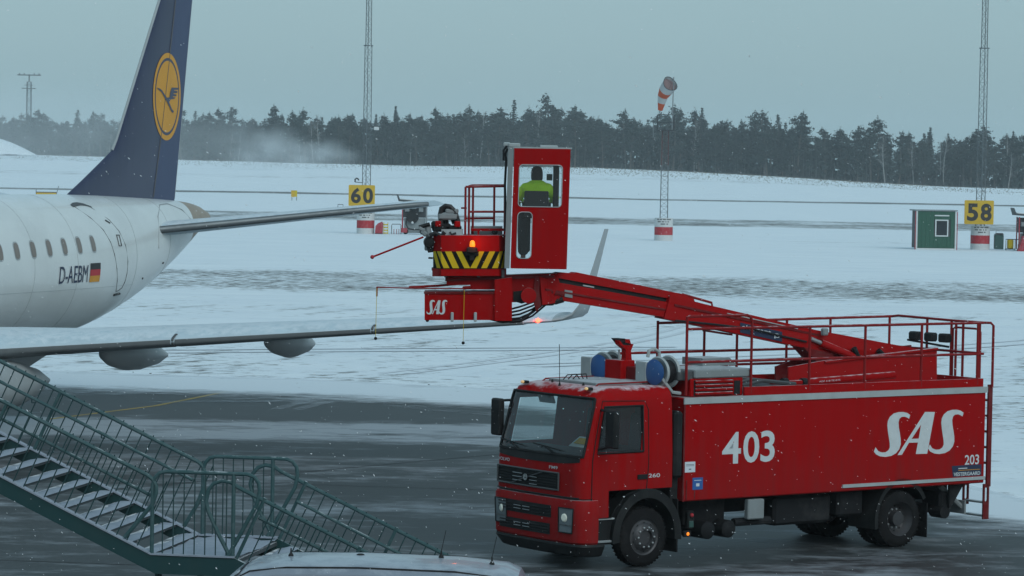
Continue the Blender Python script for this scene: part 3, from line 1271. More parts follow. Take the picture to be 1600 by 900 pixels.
# support frame behind the near rails
pl = bslab('boom_support', [(1212, 571), (1268, 561), (1443, 541), (1443, 600), (1212, 602)], -.42, -.38, M['redboom'])
bslab('stiffener', [(1268, 562), (1443, 541), (1443, 544), (1268, 565)], -.46, -.42, M['redboom'], pl)
bslab('boom_support', [(1230, 575), (1268, 561), (1443, 541), (1443, 600), (1230, 600)], .38, .42, M['dkred'])
ob = bslab('outer_boom', [(1040, 461), (1100, 476), (1268, 515), (1440, 547), (1440, 562), (1300, 553), (1250, 543), (1060, 503), (1030, 497)], -.17, .17, M['redboom'])
bslab('pale_edge', [(1128, 488), (1238, 512), (1238, 513.4), (1128, 489.4)], -.185, -.172, M['strip'], ob)
bslab('flange_strip', [(1046, 474), (1270, 521), (1270, 524), (1046, 477.5)], -.19, -.172, M['dkred'], ob)
ib = bslab('inner_boom', [(838, 432), (862, 440), (1050, 474), (1050, 498), (985, 487), (880, 470), (842, 476)], -.13, .13, M['redboom'])
bslab('flange_strip', [(846, 450), (1040, 483), (1040, 485.5), (846, 453)], -.15, -.132, M['dkred'], ib)
bslab('flange_strip', [(866, 465.5), (985, 485), (985, 487), (866, 468)], -.155, -.132, M['redboom'], ib)
for k in range(4):
    b = MB()
    b.lathe([(.035, 0), (.035, .03), (.0, .035)], ab(858+5*k, 456+k)-bw*.13, -bw, 8, cap=False)
    bld(b, 'bolt', M['dkred'], ib)
bslab('wear_plate', [(876, 452), (888, 454), (888, 465), (876, 463)], -.15, -.132, M['grey'], ib)
lb = bslab('levelling_beam', [(866, 427), (872, 425), (893, 427), (896, 425), (1062, 459), (1080, 467), (1080, 473), (1040, 466), (868, 434)], -.10, .10, M['redboom'])
bslab('shadow_gap', [(870, 433), (1060, 467), (1060, 475), (870, 441.5)], -.06, .06, M['black'], lb)  # black slab paints in the shade between beam and boom
bslab('light_slit', [(908, 444.5), (925, 447.5), (925, 449.5), (908, 446.5)], -.075, -.062, M['strip'], lb)
bslab('hose_carrier', [(1028, 456), (1066, 462), (1090, 470), (1090, 475), (1030, 464)], .10, .24, M['dkred'])
b = MB()
b.pipe([ab(1066, 460), ab(1112, 473), ab(1113, 480)], .022, 6)
bld(b, 'hand_rail', M['redrail'])
bslab('under_bracket', [(1102, 515), (1140, 521), (1140, 524), (1102, 518)], -.1, .1, M['dkred'])
# decal on the boom
e0, e1 = ab(1149, 505)-bw*.192, ab(1212, 518)-bw*.192
dz = (ab(1150, 502)-ab(1150, 514)).length
ed = (e1-e0)
up_ = Vector((-ed.z*ed.x/ed.length, 0, sqrt(ed.x**2+ed.y**2))).normalized()
dec = lambda u, v, o=0.: e0+ed*u+Vector((0, 0, -dz+dz*v))*1.0-bw*o
b = MB()
b.add([dec(-.02, -.15), dec(1.02, -.25), dec(1.02, 1.05), dec(-.02, 1.15)], [(0, 1, 2, 3)])
k = bld(b, 'boom_decal', M['navy'])
lettering('decal_name', 'elephant', lambda u, v: dec(.02+u*.72, .25+v*.7, .006), M['placard'], k, .01)
lettering('decal_letter', 'β', lambda u, v: dec(.82+u*.13, .0+v*.7, .006), M['placard'], k, .01)
# lift cylinder and gussets
b = MB()
b.prism([ab(*q)+bw*-.2 for q in ((1246, 541), (1292, 552), (1300, 575), (1276, 575))], bw*.4)
bld(b, 'lift_gusset', M['dkred'])
b = MB()
b.pipe([ab(1046, 500)-bw*.2, ab(1100, 505)-bw*.21, ab(1160, 512)-bw*.21, ab(1250, 533)-bw*.21], .018, 6)
bld(b, 'boom_hose', M['hose'])
b = MB()
b.tube(ab(1272, 535)-bw*.22, ab(1345, 566)-bw*.22, .07, 12)
lc = bld(b, 'lift_cylinder', M['redboom'], smooth=True)
b = MB()
b.tube(ab(1256, 528)-bw*.22, ab(1275, 536)-bw*.22, .04, 10)
bld(b, 'piston_rod', M['silver'], lc, True)
b = MB()
b.cbox(ab(1274, 517)-bw*.3, (.12, .1, .13), .02)
bld(b, 'grey_sensor', M['grey'])
b = MB()
b.tube(T2(1262, 597, .6), T2(1397, 586, .6), .065, 12)
b.tube(T2(1205, 600, .6), T2(1262, 597, .6), .045, 12)
pt = bld(b, 'fluid_pipe', M['red'], smooth=True)
for x in (1222, 1252):
    b = MB()
    b.lathe([(.08, 0), (.08, .1)], T2(x, 598, .6), T2(1397, 586, .6)-T2(1262, 597, .6), 12)
    bld(b, 'coupling', M['black'], pt, True)
lettering('pipe_print', 'ADF 418 TE-K75', lambda u, v: T2(1276+u*33, 597-u*2.6-v*2.6, .6)-Vector((0, .068, 0)), M['placard'], pt, .0)
for x0, y0, x1, y1 in ((1322, 548, 1330, 560), (1360, 552, 1370, 556)):
    b = MB()
    b.tube(ab(x0, y0-6)-bw*.25, ab(x1, y1)-bw*.25, .05)
    bld(b, 'pivot_hydraulics', M['black'])

# ------------------------------------------------------------------ boom head: ballast box, slew deck, operator cabin
HY = 54.0
RH = Matrix.Rotation(-TTH, 3, 'Z')


class HB(MB):
    """Boxes of the boom head stand square to the head, not to the truck."""
    def cbox(s, c, d, bev=.03, R=None):
        return MB.cbox(s, c, d, bev, RH @ R if R else RH)


H = lambda x, y, dy=0.: tl(x, y, HY)+(TI.to_3x3() @ Vector((0, dy, 0)))
HD = TI.to_3x3() @ Vector((0, 1, 0))      # away from the camera
HX = TI.to_3x3() @ Vector((1, 0, 0))


def hslab(name, pix, d0, d1, m, parent=None):
    b = HB()
    b.prism([H(x, y, d0) for x, y in pix], HD*(d1-d0))
    return bld(b, name, m, parent)


bx = hslab('ballast_box', [(664, 457), (720, 459), (800, 455), (800, 497), (776, 499), (664, 499)], -.25, .45, M['red'])
hslab('end_plate', [(773, 436), (800, 432), (800, 500), (773, 500)], -.30, .5, M['red'], bx)
hslab('top_lip', [(663, 455), (775, 455), (775, 458), (663, 458)], -.27, .46, M['dkred'], bx)
b0 = H(667, 490, -.257)
sx = (H(700, 490, -.257)-H(667, 490, -.257))*(32/33)
sas('ballast_letters', lambda u, v: b0+sx*u+Vector((0, 0, .25))*v, M['white'], bx)
for x in (707, 743):
    b = HB()
    b.cbox(H(x, 494, -.27), (.05, .05, .16), .012)
    bld(b, 'latch', M['strip'], bx)
b = HB()
b.ball(H(668, 500, -.1), .03)
bld(b, 'plug', M['black'], bx)
hslab('slew_beam', [(698, 433), (870, 427), (874, 440), (862, 470), (800, 472), (800, 452), (735, 452), (735, 445), (698, 445)], -.10, .35, M['redboom'])
hslab('beam_lip', [(696, 430), (699, 430), (699, 436), (842, 429), (866, 430), (866, 433), (699, 439), (696, 439)], -.14, .4, M['dkred'])
b = HB()
b.lathe([(.20, -.24), (.20, .36)], H(842, 450, .12), HD, 20)
bld(b, 'knuckle_pin', M['redboom'], smooth=40)
hslab('knuckle_web', [(836, 432), (846, 430), (842, 452), (846, 476), (838, 487), (833, 470)], -.16, .42, M['dkred'])
hslab('dark_gap', [(802, 455), (832, 452), (830, 470), (815, 474), (802, 470)], -.115, .3, M['black'])
b = HB()
b.lathe([(.13, -.40), (.13, .40), ], H(826, 461, .12), HD, 18)
bld(b, 'pin_cap', M['redboom'], smooth=40)
b = HB()
for k in range(5):
    b.pipe([H(850+k, 464+k*3, .05*k), H(832, 472+k*5.5, -.1+.05*k), H(812, 479+k*6, -.1+.05*k), H(796, 484+k*5, .1)], .017, 6)
b.pipe([H(845, 478, .1), H(815, 500, .0), H(785, 503, .0), H(760, 497, .1)], .026, 8)
b.pipe([H(840, 473, 0), H(862, 473, .0), H(880, 468, .0)], .05, 8)
bld(b, 'hose_bundle', M['hose'], smooth=True)
b = HB()
b.lathe([(.30, -.07), (.30, .07)], H(748, 432, .25), (0, 0, 1), 20)
tr = bld(b, 'turret_ring', M['black'], smooth=40)
# deck box with chevron front
OX = 734
fx = [(677, -.1), (690, -.32), (780, -.32), (790, -.1), (790, .8), (677, .8)]


def hexbox(name, y0, y1, m, off=0.):
    b = HB()
    lo = [H(x, y1, d) for x, d in fx]
    up = [H(x, y0, d) for x, d in fx]
    n_ = len(lo)
    b.add(lo+up, [tuple(range(n_)), tuple(range(2*n_-1, n_-1, -1))]+[(i, (i+1) % n_, n_+(i+1) % n_, n_+i) for i in range(n_)])
    return bld(b, name, m)


dk = hexbox('deck_box', 367, 430, M['red'])
face = lambda x, y, o=.008: (H(x, y, -.32-o) if 690 <= x <= 780 else (H(x, y, -.32+.22*(690-x)/13-o) if x < 690 else H(x, y, -.32+.22*(x-780)/10-o)))
b = HB()
for x0, x1 in ((677, 690), (690, 780), (780, 790)):
    b.add([face(x0, 419), face(x1, 419), face(x1, 392), face(x0, 392)], [(0, 1, 2, 3)])
bld(b, 'chevron_panel', M['blackstripe'], dk)


def clipx(poly, xa, xb):
    def cl(P, f, inter):
        out = []
        for a, c in zip(P, P[1:]+P[:1]):
            if f(a):
                out.append(a)
            if f(a) != f(c):
                out.append(inter(a, c))
        return out
    for X, sg in ((xa, 1), (xb, -1)):
        if not poly:
            return poly
        poly = cl(poly, lambda p: (p[0]-X)*sg >= 0, lambda a, c: (X, a[1]+(c[1]-a[1])*(X-a[0])/(c[0]-a[0])))
    return poly


strips = [((676, 392), (681, 392), (689, 418), (683, 418)), ((683, 392), (690, 392), (703, 418), (694, 418)), ((696, 392), (706, 392), (718, 418), (708, 418)), ((713, 392), (722, 392), (735, 418), (726, 418)),
          ((749, 392), (757, 392), (745, 418), (735, 418)), ((765, 392), (774, 392), (761, 418), (752, 418)), ((781, 392), (786, 392), (778, 418), (769, 418)), ((788, 392), (790, 392), (788, 418), (783, 418))]
for S_ in strips:
    b = HB()
    for xa, xb in ((677, 690), (690, 780), (780, 790)):
        q = clipx([tuple(map(float, a)) for a in S_], xa, xb)
        if len(q) > 2:
            b.add([face(x, y, .013) for x, y in q], [tuple(range(len(q)))])
    bld(b, 'stripe', M['yellow'], dk)
hslab('lower_rim', [(676, 419), (791, 419), (791, 431), (676, 431)], -.26, .82, M['dkred'])
b = HB()
b.cbox(H(738, 390, -.40), (.18, .14, .10), .02)
bn = bld(b, 'beacon', M['black'])
b = HB()
b.lathe([(.045, -.0), (.048, .03), (.04, .085), (.02, .105), (0, .11)], H(738.5, 384.5, -.42), (0, 0, 1), 16, cap=False)
bld(b, 'beacon_lens', M['amber'], bn, True)
l = bpy.data.lights.new('beacon_light', 'POINT')
l.energy = 2.0
l.color = (1, .12, .01)
l.shadow_soft_size = .05
lo_ = bpy.data.objects.new('beacon_light', l)
COL.objects.link(lo_)
lo_.parent = truck
lo_.location = H(744, 379, -.56)
b = HB()
b.cbox(H(738, 396, -.36), (.22, .08, .06), .015)
b.cbox(H(738, 401, -.36), (.08, .08, .12), .015)
bld(b, 'beacon_bracket', M['black'], bn)
for x, y in ((697, 426), (748, 426), (786, 427)):
    b = HB()
    b.cbox(H(x, y, -.27), (.05, .04, .14), .01)
    bld(b, 'latch', M['dkgrey'])
# deck rails
dr_ = lambda nm, pts, r=.02: rail(nm, pts, r)
for x, y0, d in ((727.5, 292, -.05), (733, 291, .05), (739, 292, .15), (772, 291, .7), (789, 291, .05)):
    dr_('deck_post', [H(x, y0, d), H(x-.7, 368, d)])
dr_('deck_top_rail', [H(727.5, 292, -.05), H(789, 291, .05)])
dr_('deck_top_rail', [H(733, 291, .05), H(736, 290, .7), H(790, 290, .7)])
dr_('deck_mid_rail', [H(734, 331, .05), H(789, 331, .05)])
dr_('deck_mid_rail', [H(728, 341, -.05), H(730, 342, .5), H(770, 342, .7)])
b = HB()
b.cbox(H(725, 325, -.05), (.10, .04, .03), .01)
bld(b, 'rail_clip', M['dkred'])
hslab('grey_tank', [(735, 354), (785, 354), (785, 366), (735, 366)], .15, .6, M['grey'])
hslab('red_bar', [(736, 357), (787, 357), (787, 361), (736, 361)], .04, .08, M['red'])
hslab('red_bar', [(746, 361), (749, 361), (749, 367), (746, 367)], .04, .08, M['red'])
b = HB()
b.cbox(H(773, 363, -.02), (.10, .08, .06), .015)
bld(b, 'black_fitting', M['black'])
# nozzle gear
nz = hslab('nozzle_base', [(690, 358), (723, 358), (723, 367), (690, 367)], -.15, .3, M['strip'])
b = HB()
b.cbox(H(700, 338, .1), (.34, .3, .12), .03)
b.cbox(H(706, 330, .1), (.22, .28, .08), .03)
bld(b, 'spray_turret', M['grey'], nz)
b = HB()
b.pipe([H(690, 355, .0), H(688, 335, .0), H(690, 326, .0), H(696, 322, .0), H(703, 323, .0), H(711, 331, .0), H(715, 345, .0), H(716, 356, .0)], .045, 8)
b.pipe([H(693, 355, .2), H(691, 332, .2), H(697, 324, .2), H(706, 326, .2), H(712, 340, .2), H(712, 357, .2)], .04, 8)
b.pipe([H(699, 352, .1), H(697, 338, .1), H(703, 333, .1), H(709, 350, .1)], .03, 8)
b.pipe([H(695, 362, -.2), H(690, 368, -.2), H(680, 364, -.2), H(672, 368, -.2)], .04, 8)
b.pipe([H(703, 362, -.2), H(706, 366, -.2), H(713, 364, -.2)], .02, 8)
bld(b, 'hose_loop', M['hose'], nz, True)
for x0, x1, y0, y1 in ((680, 689, 345, 354), (711, 719, 345, 355)):
    b = HB()
    b.cbox(H((x0+x1)/2, (y0+y1)/2, -.05), (.1, .15, .1), .015)
    bld(b, 'red_valve', M['red'], nz)
b = HB()
b.cbox(H(690, 356, .1), (.32, .34, .14), .03)
b.cbox(H(708, 357, .1), (.28, .34, .10), .03)
b.cbox(H(679, 352, .1), (.12, .2, .14), .03)
bld(b, 'valve_block', M['black'], nz)
b = HB()
b.tube(H(668, 352, -.05), H(671, 372, -.05), .055, 8)
b.cbox(H(668, 386, -.05), (.1, .1, .12), .02)
b.cbox(H(659, 358, -.1), (.12, .1, .06), .02, Matrix.Rotation(.5, 3, 'Y'))
b.cbox(H(663, 364, -.1), (.12, .1, .08), .02, Matrix.Rotation(.7, 3, 'Y'))
bld(b, 'nozzle_arm', M['grey'])
b = HB()
b.lathe([(.0, -.1), (.08, -.09), (.10, 0), (.08, .09), (0, .1)], H(671, 378, -.1), HD, 16, cap=False)
b.pipe([H(670, 386, -.1), H(671, 393, -.1), H(675, 392, -.1), H(676, 386, -.1)], .03, 8)
b.tube(H(655, 355, -.1), H(672, 350, -.1), .035, 8)
bld(b, 'nozzle', M['black'], smooth=True)
b = HB()
b.tube(H(662, 370, -.15), H(584, 400.5, -.2), .017, 6)
fe = bld(b, 'feeler_rod', M['red'])
b = HB()
b.ball(H(582.5, 401, -.2), .035)
bld(b, 'rod_tip', M['redband'], fe, True)
b = HB()
b.cbox(H(673, 403, -.05), (.08, .05, .03), .01)
b.cbox(H(677, 420, -.1), (.05, .05, .06), .01)
bld(b, 'side_bolt', M['black'])
# whisker rods with hanging weights
b = HB()
b.pipe([H(725, 455, -.3), H(725, 450, -.3), H(632, 449, -.3), H(590, 447.5, -.3)], .012, 6)
b.pipe([H(727, 443, .1), H(690, 446, .0), H(640, 448, -.25)], .02, 6)
b.tube(H(725, 449, -.3), H(735, 449, -.1), .03)
b.tube(H(590.3, 447, -.3), H(590, 462, -.3), .014)
wk = bld(b, 'feeler_arm', M['redrail'])
for x, y0, x2, y2 in ((590.2, 449, 588.2, 524), (726, 452, 724.2, 531)):
    b = HB()
    b.tube(H(x, y0, -.34), H(x2, y2, -.34), .0045, 5)
    bld(b, 'cord', M['yellow'], wk)
    b = HB()
    b.ball(H(x2, y2+3, -.34), .028)
    bld(b, 'weight', M['black'], wk, True)
# operator cabin: four walls, windows, floor and roof
CX0, CX1, CZT, CZB = 797.5, 885.5, 230, 418
oc0 = H(797.5, 418, -.45)
ux = HX
uz = TI.to_3x3() @ Vector((.0155, 0, 1)).normalized()
k_ = HY-.45
wid, hei = (885.5-797.5)/F*k_, (418-230)/F*k_
px = lambda x, y: ((x-797.5-(418-y)*.0165)/F*k_, (418-y)/F*k_)


def pr(x0, y0, x1, y1, r):
    a, c = px(x0, y1), px(x1, y0)
    return rrect(a[0], a[1], c[0], c[1], r)


out_ = [(0, .02), (.02, 0), (wid-.03, 0), (wid, .03), (wid, hei), (0, hei)]
h1, h2 = pr(808, 255.5, 876.5, 321, .06), pr(806.5, 329.5, 830.5, 402, .07)
b = HB()
b.plate(out_, [h1, h2], oc0, ux, uz, HD*.05)
cw = bld(b, 'cabin_near_wall', M['red'])
DP = .98
b = HB()
b.plate([(0, 0), (wid, 0), (wid, hei), (0, hei)], [rrect(.05, .15, wid-.12, hei-.16, .05)], oc0+HD*(DP-.04), ux, uz, HD*.04)
bld(b, 'cabin_front_wall', M['red'])
b = HB()
b.plate([(.052, 0), (DP-.042, 0), (DP-.042, hei), (.052, hei)], [rrect(.15, 1.0, DP-.14, hei-.2, .05)], oc0+ux*(wid-.035), HD, uz, ux*.035)
bld(b, 'cabin_side_wall', M['red'])
b = HB()
b.plate([(.052, 0), (DP-.042, 0), (DP-.042, hei), (.052, hei)], [rrect(.15, .25, DP-.14, hei-.2, .05)], oc0+ux*.002, HD, uz, ux*.035)
bld(b, 'cabin_side_wall', M['dkred'])
for nm, q0, q1 in (('cabin_floor', .0, .06), ('cabin_ceiling', hei-.05, hei)):
    b = HB()
    p0 = oc0+uz*q0
    b.add([p0+ux*.04+HD*.055, p0+ux*(wid-.04)+HD*.055, p0+ux*(wid-.04)+HD*(DP-.045), p0+ux*.04+HD*(DP-.045)]+[p0+uz*(q1-q0-.002)+ux*.04+HD*.055, p0+uz*(q1-q0-.002)+ux*(wid-.04)+HD*.055, p0+uz*(q1-q0-.002)+ux*(wid-.04)+HD*(DP-.045), p0+uz*(q1-q0-.002)+ux*.04+HD*(DP-.045)],
          [(0, 1, 2, 3), (4, 5, 6, 7), (0, 1, 5, 4), (1, 2, 6, 5), (2, 3, 7, 6), (3, 0, 4, 7)])
    bld(b, nm, M['dkred'])
for hh, nm in ((h1, 'upper_window'), (h2, 'lower_window')):
    b = HB()
    b.add([oc0+ux*x+uz*z+HD*.02 for x, z in hh], [tuple(range(len(hh)))])
    wv = bld(b, nm, M['cabglass'], cw)
    b = HB()
    b.pipe([oc0+ux*x+uz*z-HD*.004 for x, z in hh+[hh[0]]], .008, 6)
    fr_ = bld(b, 'window_frame', M['strip'], cw)
b = HB()
hh = rrect(.05, .15, wid-.12, hei-.16, .05)
b.add([oc0+ux*x+uz*z+HD*(DP-.02) for x, z in hh], [tuple(range(len(hh)))])
bld(b, 'front_window', M['cabglass'])
b = HB()
p0 = oc0-ux*.10
b.prism([p0, p0+ux*.085, p0+ux*.085-HD*.0+uz*hei*1.01, p0+uz*hei*1.01], HD*.25)
bld(b, 'grey_post', M['grey'])
b = HB()
b.prism([oc0+uz*hei-ux*.02, oc0+uz*(hei+.0)+ux*(wid+.02), oc0+uz*(hei+.025)+ux*(wid+.02), oc0+uz*(hei+.025)-ux*.02], HD*1.02)
b.cbox(oc0+uz*(hei+.05)+ux*.0+HD*.1, (.2, .2, .07), .02)
b.cbox(oc0+uz*(hei+.035)+ux*.58+HD*.3, (.3, .2, .05), .02)
bld(b, 'cabin_roof', M['strip'])
b = HB()
b.pipe([H(792, 228, -.3), H(787, 235, -.3), H(787, 250, -.3), H(791, 252, -.3), H(790, 240, -.3), H(793, 232, -.3)], .02, 6)
b.pipe([H(791, 250, -.3), H(789, 290, -.3), H(790, 330, -.3), H(789, 360, -.3)], .022, 6)
bld(b, 'cabin_cable', M['hose'])
b = HB()
b.cbox(H(792, 226, -.2), (.12, .12, .08), .02)
bld(b, 'cabin_lamp', M['strip'])
# inside the cabin
b = HB()
b.cbox(H(869, 290, .2)+uz*0, (.10, .35, .75), .02)
bld(b, 'control_column', M['black'])
b = HB()
b.cbox(H(859, 277, .3), (.10, .03, .11), .01)
bld(b, 'control_screen', M['binbox'])
b = HB()
b.pipe([H(809, 300, .3), H(809, 315, .3), H(813, 330, .2), H(811, 300, .35)], .015, 6)
bld(b, 'inside_cable', M['hose'])
b = HB()
b.cbox(H(838, 314, -.15), (.41, .07, .34), .05)
b.cbox(H(838, 337, .05), (.42, .42, .09), .04)
b.tube(H(838, 342, .05), H(838, 412, .05), .06)
bld(b, 'operator_seat', M['interior'])
b = HB()
b.cbox(H(822, 362, .4), (.15, .14, .72), .05)
b.cbox(H(814, 343, .4), (.16, .14, .10), .03)
bld(b, 'control_console', M['interior'])

# ================================================================== the operator
PB = TM @ H(838, 333, .07)
person = thing('person', 'person in a yellow-green jacket and black hood seated in the red cabin', 'person', PB)


person.scale = (1.1, 1, 1.0)


def skin_mesh(name, pts, edges, m, parent, sub=2, root=0):
    me = bpy.data.meshes.new(name)
    me.from_pydata([p_[:3] for p_ in pts], edges, [])
    o = bpy.data.objects.new(name, me)
    COL.objects.link(o)
    md = o.modifiers.new('skin', 'SKIN')
    md.use_smooth_shade = True
    for i, p_ in enumerate(pts):
        r = p_[3] if isinstance(p_[3], tuple) else (p_[3], p_[3])
        me.skin_vertices[0].data[i].radius = r
        me.skin_vertices[0].data[i].use_root = i == root
    sb = o.modifiers.new('sub', 'SUBSURF')
    sb.levels = sb.render_levels = sub
    dg = bpy.context.evaluated_depsgraph_get()
    me2 = bpy.data.meshes.new_from_object(o.evaluated_get(dg))
    bpy.data.objects.remove(o)
    me2.name = name
    me2.materials.clear()
    me2.materials.append(m)
    me2.polygons.foreach_set('use_smooth', [True]*len(me2.polygons))
    o2 = bpy.data.objects.new(name, me2)
    COL.objects.link(o2)
    o2.parent = parent
    return o2


# seated on a high seat, facing away (+Y); origin at the seat
pts = [(0, 0, .10, (.15, .11)), (0, .0, .30, (.145, .10)), (0, .01, .42, (.13, .09)), (0, .02, .56, (.055, .055)), (0, .04, .64, (.075, .085)), (0, .05, .74, (.07, .08)),
       (-.15, .03, .41, .055), (-.30, .10, .28, .05), (-.24, .36, .20, .038), (-.19, .44, .20, .032),
       (.15, .03, .41, .055), (.30, .10, .28, .05), (.24, .36, .20, .038), (.19, .44, .20, .032),
       (-.09, .04, .06, .085), (-.20, .30, .02, .07), (-.19, .27, -.42, .045), (-.19, .30, -.80, .04), (-.20, .44, -.81, .035),
       (.09, .04, .06, .085), (.15, .40, .02, .07), (.15, .36, -.42, .045), (.15, .42, -.80, .04), (.16, .56, -.81, .035)]
edges = [(0, 1), (1, 2), (2, 3), (3, 4), (4, 5), (2, 6), (6, 7), (7, 8), (8, 9), (2, 10), (10, 11), (11, 12), (12, 13), (0, 14), (14, 15), (15, 16), (16, 17), (17, 18), (0, 19), (19, 20), (20, 21), (21, 22), (22, 23)]
body = skin_mesh('body', pts, edges, M['skin'], person)
jk = [(0, 0, .04, (.20, .14)), (0, -.01, .25, (.20, .145)), (0, .0, .41, (.21, .13)), (0, .015, .50, (.14, .11)), (0, .02, .57, (.09, .095)), (-.18, .03, .43, .095), (-.29, .09, .25, .082), (-.24, .33, .205, .06),
      (.18, .03, .43, .095), (.29, .09, .25, .082), (.24, .33, .205, .06)]
skin_mesh('jacket', jk, [(0, 1), (1, 2), (2, 3), (3, 4), (2, 5), (5, 6), (6, 7), (2, 8), (8, 9), (9, 10)], M['hivis'], person)
tr_ = [(0, .0, .06, (.17, .13)), (-.10, .06, .05, .11), (-.20, .30, .02, .10), (-.19, .27, -.42, .095), (-.19, .30, -.74, .09),
       (.10, .06, .05, .11), (.15, .40, .02, .09), (.15, .37, -.42, .075), (.15, .42, -.74, .07)]
skin_mesh('trousers', tr_, [(0, 1), (1, 2), (2, 3), (3, 4), (0, 5), (5, 6), (6, 7), (7, 8)], M['trouser'], person)
b = MB()
for sx_ in (-1, 1):
    b.cbox((sx_*.155-(.04 if sx_ < 0 else 0), .48-(.1 if sx_ < 0 else 0), -.81), (.10, .28, .10), .035)
b.build('boots', M['hood'], person)
skin_mesh('hood', [(0, .0, .52, (.10, .09)), (0, .02, .62, (.098, .10)), (0, .02, .73, (.10, .105)), (0, .03, .80, (.055, .06))], [(0, 1), (1, 2), (2, 3)], M['hood'], person)
b = MB()
b.add([(-.012, .125, .67), (.012, .125, .67), (0, .15, .665), (0, .125, .71)], [(0, 1, 2), (0, 2, 3), (1, 3, 2), (0, 3, 1)])
b.build('nose', M['skin'], person)
for sx_ in (-1, 1):
    b = MB()
    b.ball((sx_*.032, .118, .705), .012)
    b.build('eye', M['hood'], person)
b = MB()
b.bb((-.025, .118, .633), (.025, .124, .638))
b.build('mouth', M['dkred'], person)
for sx_ in (-1, 1):
    hp = [(sx_*.19, .45, .20, .03), (sx_*.19, .50, .20, .036)]
    he = [(0, 1)]
    for kf, (dx, ln) in enumerate(((-.03, .055), (-.01, .065), (.01, .06), (.028, .048))):
        i0 = len(hp)
        hp += [(sx_*.19+dx, .535, .20, .011), (sx_*.19+dx, .535+ln*.6, .19, .010), (sx_*.19+dx, .535+ln*.8, .165, .009)]
        he += [(1, i0), (i0, i0+1), (i0+1, i0+2)]
    i0 = len(hp)
    hp += [(sx_*.145, .49, .195, .012), (sx_*.13, .52, .19, .010)]
    he += [(0, i0), (i0, i0+1)]
    skin_mesh('hand', hp, he, M['skin'], person, 1)


# ================================================================== aircraft
PAZ = atan2(.9386, .345)
PO = Vector((-9.781, 81.31, 0))
jet = thing('airliner', 'white twin-engined airliner with a dark blue fin bearing a golden emblem', 'airplane', PO, PAZ)
P = lambda ds, port, z: Vector((ds, -port, z))


def pb(mb, name, m, parent=None, smooth=40, label=None):
    o = mb.build(name, m, parent or jet, smooth)
    if label:
        o['label'] = label
    return o


TOP = [(-34.1, 3.5), (-33.6, 4.0), (-32.8, 4.4), (-31.5, 5.0), (-30, 5.45), (-28.5, 5.63), (-4, 5.64), (-2, 5.61), (0, 5.55), (1.2, 5.51), (2.3, 5.47), (3.2, 5.41), (3.9, 5.31), (4.3, 5.18), (4.54, 5.02)]
BOT = [(-34.1, 3.4), (-33.6, 3.0), (-32.8, 2.7), (-31.5, 2.45), (-30, 2.3), (-28.5, 2.24), (-7, 2.24), (-5, 2.23), (-4, 2.24), (-3.35, 2.31), (-2.5, 2.46), (-1.69, 2.65), (-.8, 2.87), (.04, 3.12), (1.11, 3.52), (2.28, 3.98), (3.1, 4.36), (3.6, 4.57), (4.2, 4.78), (4.54, 4.88)]
HW = [(-34.1, .05), (-33.6, .5), (-32.8, .85), (-31.5, 1.2), (-30, 1.42), (-28.5, 1.505), (-6.5, 1.505), (-5, 1.47), (-3.35, 1.37), (-1.7, 1.21), (0, 1.0), (1.1, .85), (2.3, .66), (3.4, .46), (4.2, .28), (4.54, .16)]


def smooth_tab(tab, x):
    return (lerp_tab(tab, x-.35)+2*lerp_tab(tab, x)+lerp_tab(tab, x+.35))/4


def fus(ds, a, off=0.):
    """Fuselage skin: a = angle from the port side, up positive."""
    t, bt, hw = smooth_tab(TOP, ds), smooth_tab(BOT, ds), smooth_tab(HW, ds)
    if ds > 4.1:
        t, bt, hw = lerp_tab(TOP, ds), lerp_tab(BOT, ds), lerp_tab(HW, ds)
    zc, h = (t+bt)/2, (t-bt)/2
    return P(ds, (hw+off)*cos(a), zc+(h+off)*sin(a))


def fus_a(ds, z):
    t, bt = smooth_tab(TOP, ds), smooth_tab(BOT, ds)
    return math.asin(max(-1, min(1, (z-(t+bt)/2)/((t-bt)/2))))


def fz(ds, z, off=0.):
    return fus(ds, fus_a(ds, z), off)


st_ = [-34.1, -33.9, -33.6, -33.2, -32.8, -32.2, -31.5, -30.7, -30, -29.2, -28.5, -26, -22, -18, -14, -11, -9, -8, -7, -6, -5.4, -4.8, -4.2, -3.7, -3.2, -2.6, -2, -1.4, -.8, -.2, .4, 1, 1.6, 2.1, 2.55]
NA = 64


def tubeskin(stations, name, m, capends, parent=None, label=None):
    b = MB()
    vs = [fus(s, 2*pi*k/NA) for s in stations for k in range(NA)]
    n = len(stations)
    fs = [(i*NA+k, i*NA+(k+1) % NA, (i+1)*NA+(k+1) % NA, (i+1)*NA+k) for i in range(n-1) for k in range(NA)]
    for e in capends:
        fs.append(tuple((0 if e == 0 else (n-1))*NA+k for k in range(NA)))
    b.add(vs, fs)
    return pb(b, name, m, parent, 50, label)


fu = tubeskin(st_, 'fuselage', M['fuse'], (0,))
tubeskin([2.55, 2.9, 3.2, 3.5, 3.8, 4.1, 4.3, 4.45, 4.54], 'tail_cone', M['cone'], (1,), label='bare metal tail cone')
b = MB()
b.lathe([(.10, -.05), (.10, .02)], fus(4.54, 0)*.5+fus(4.54, pi)*.5, (1, 0, 0), 14)
pb(b, 'exhaust_pipe', M['dkgrey'])


def surf_strip(pts, wdt, off=.006):
    """Thin line drawn along fuselage points (ds, z)."""
    b = MB()
    b.pipe([fz(s, z, off) for s, z in pts], wdt, 4)
    return b


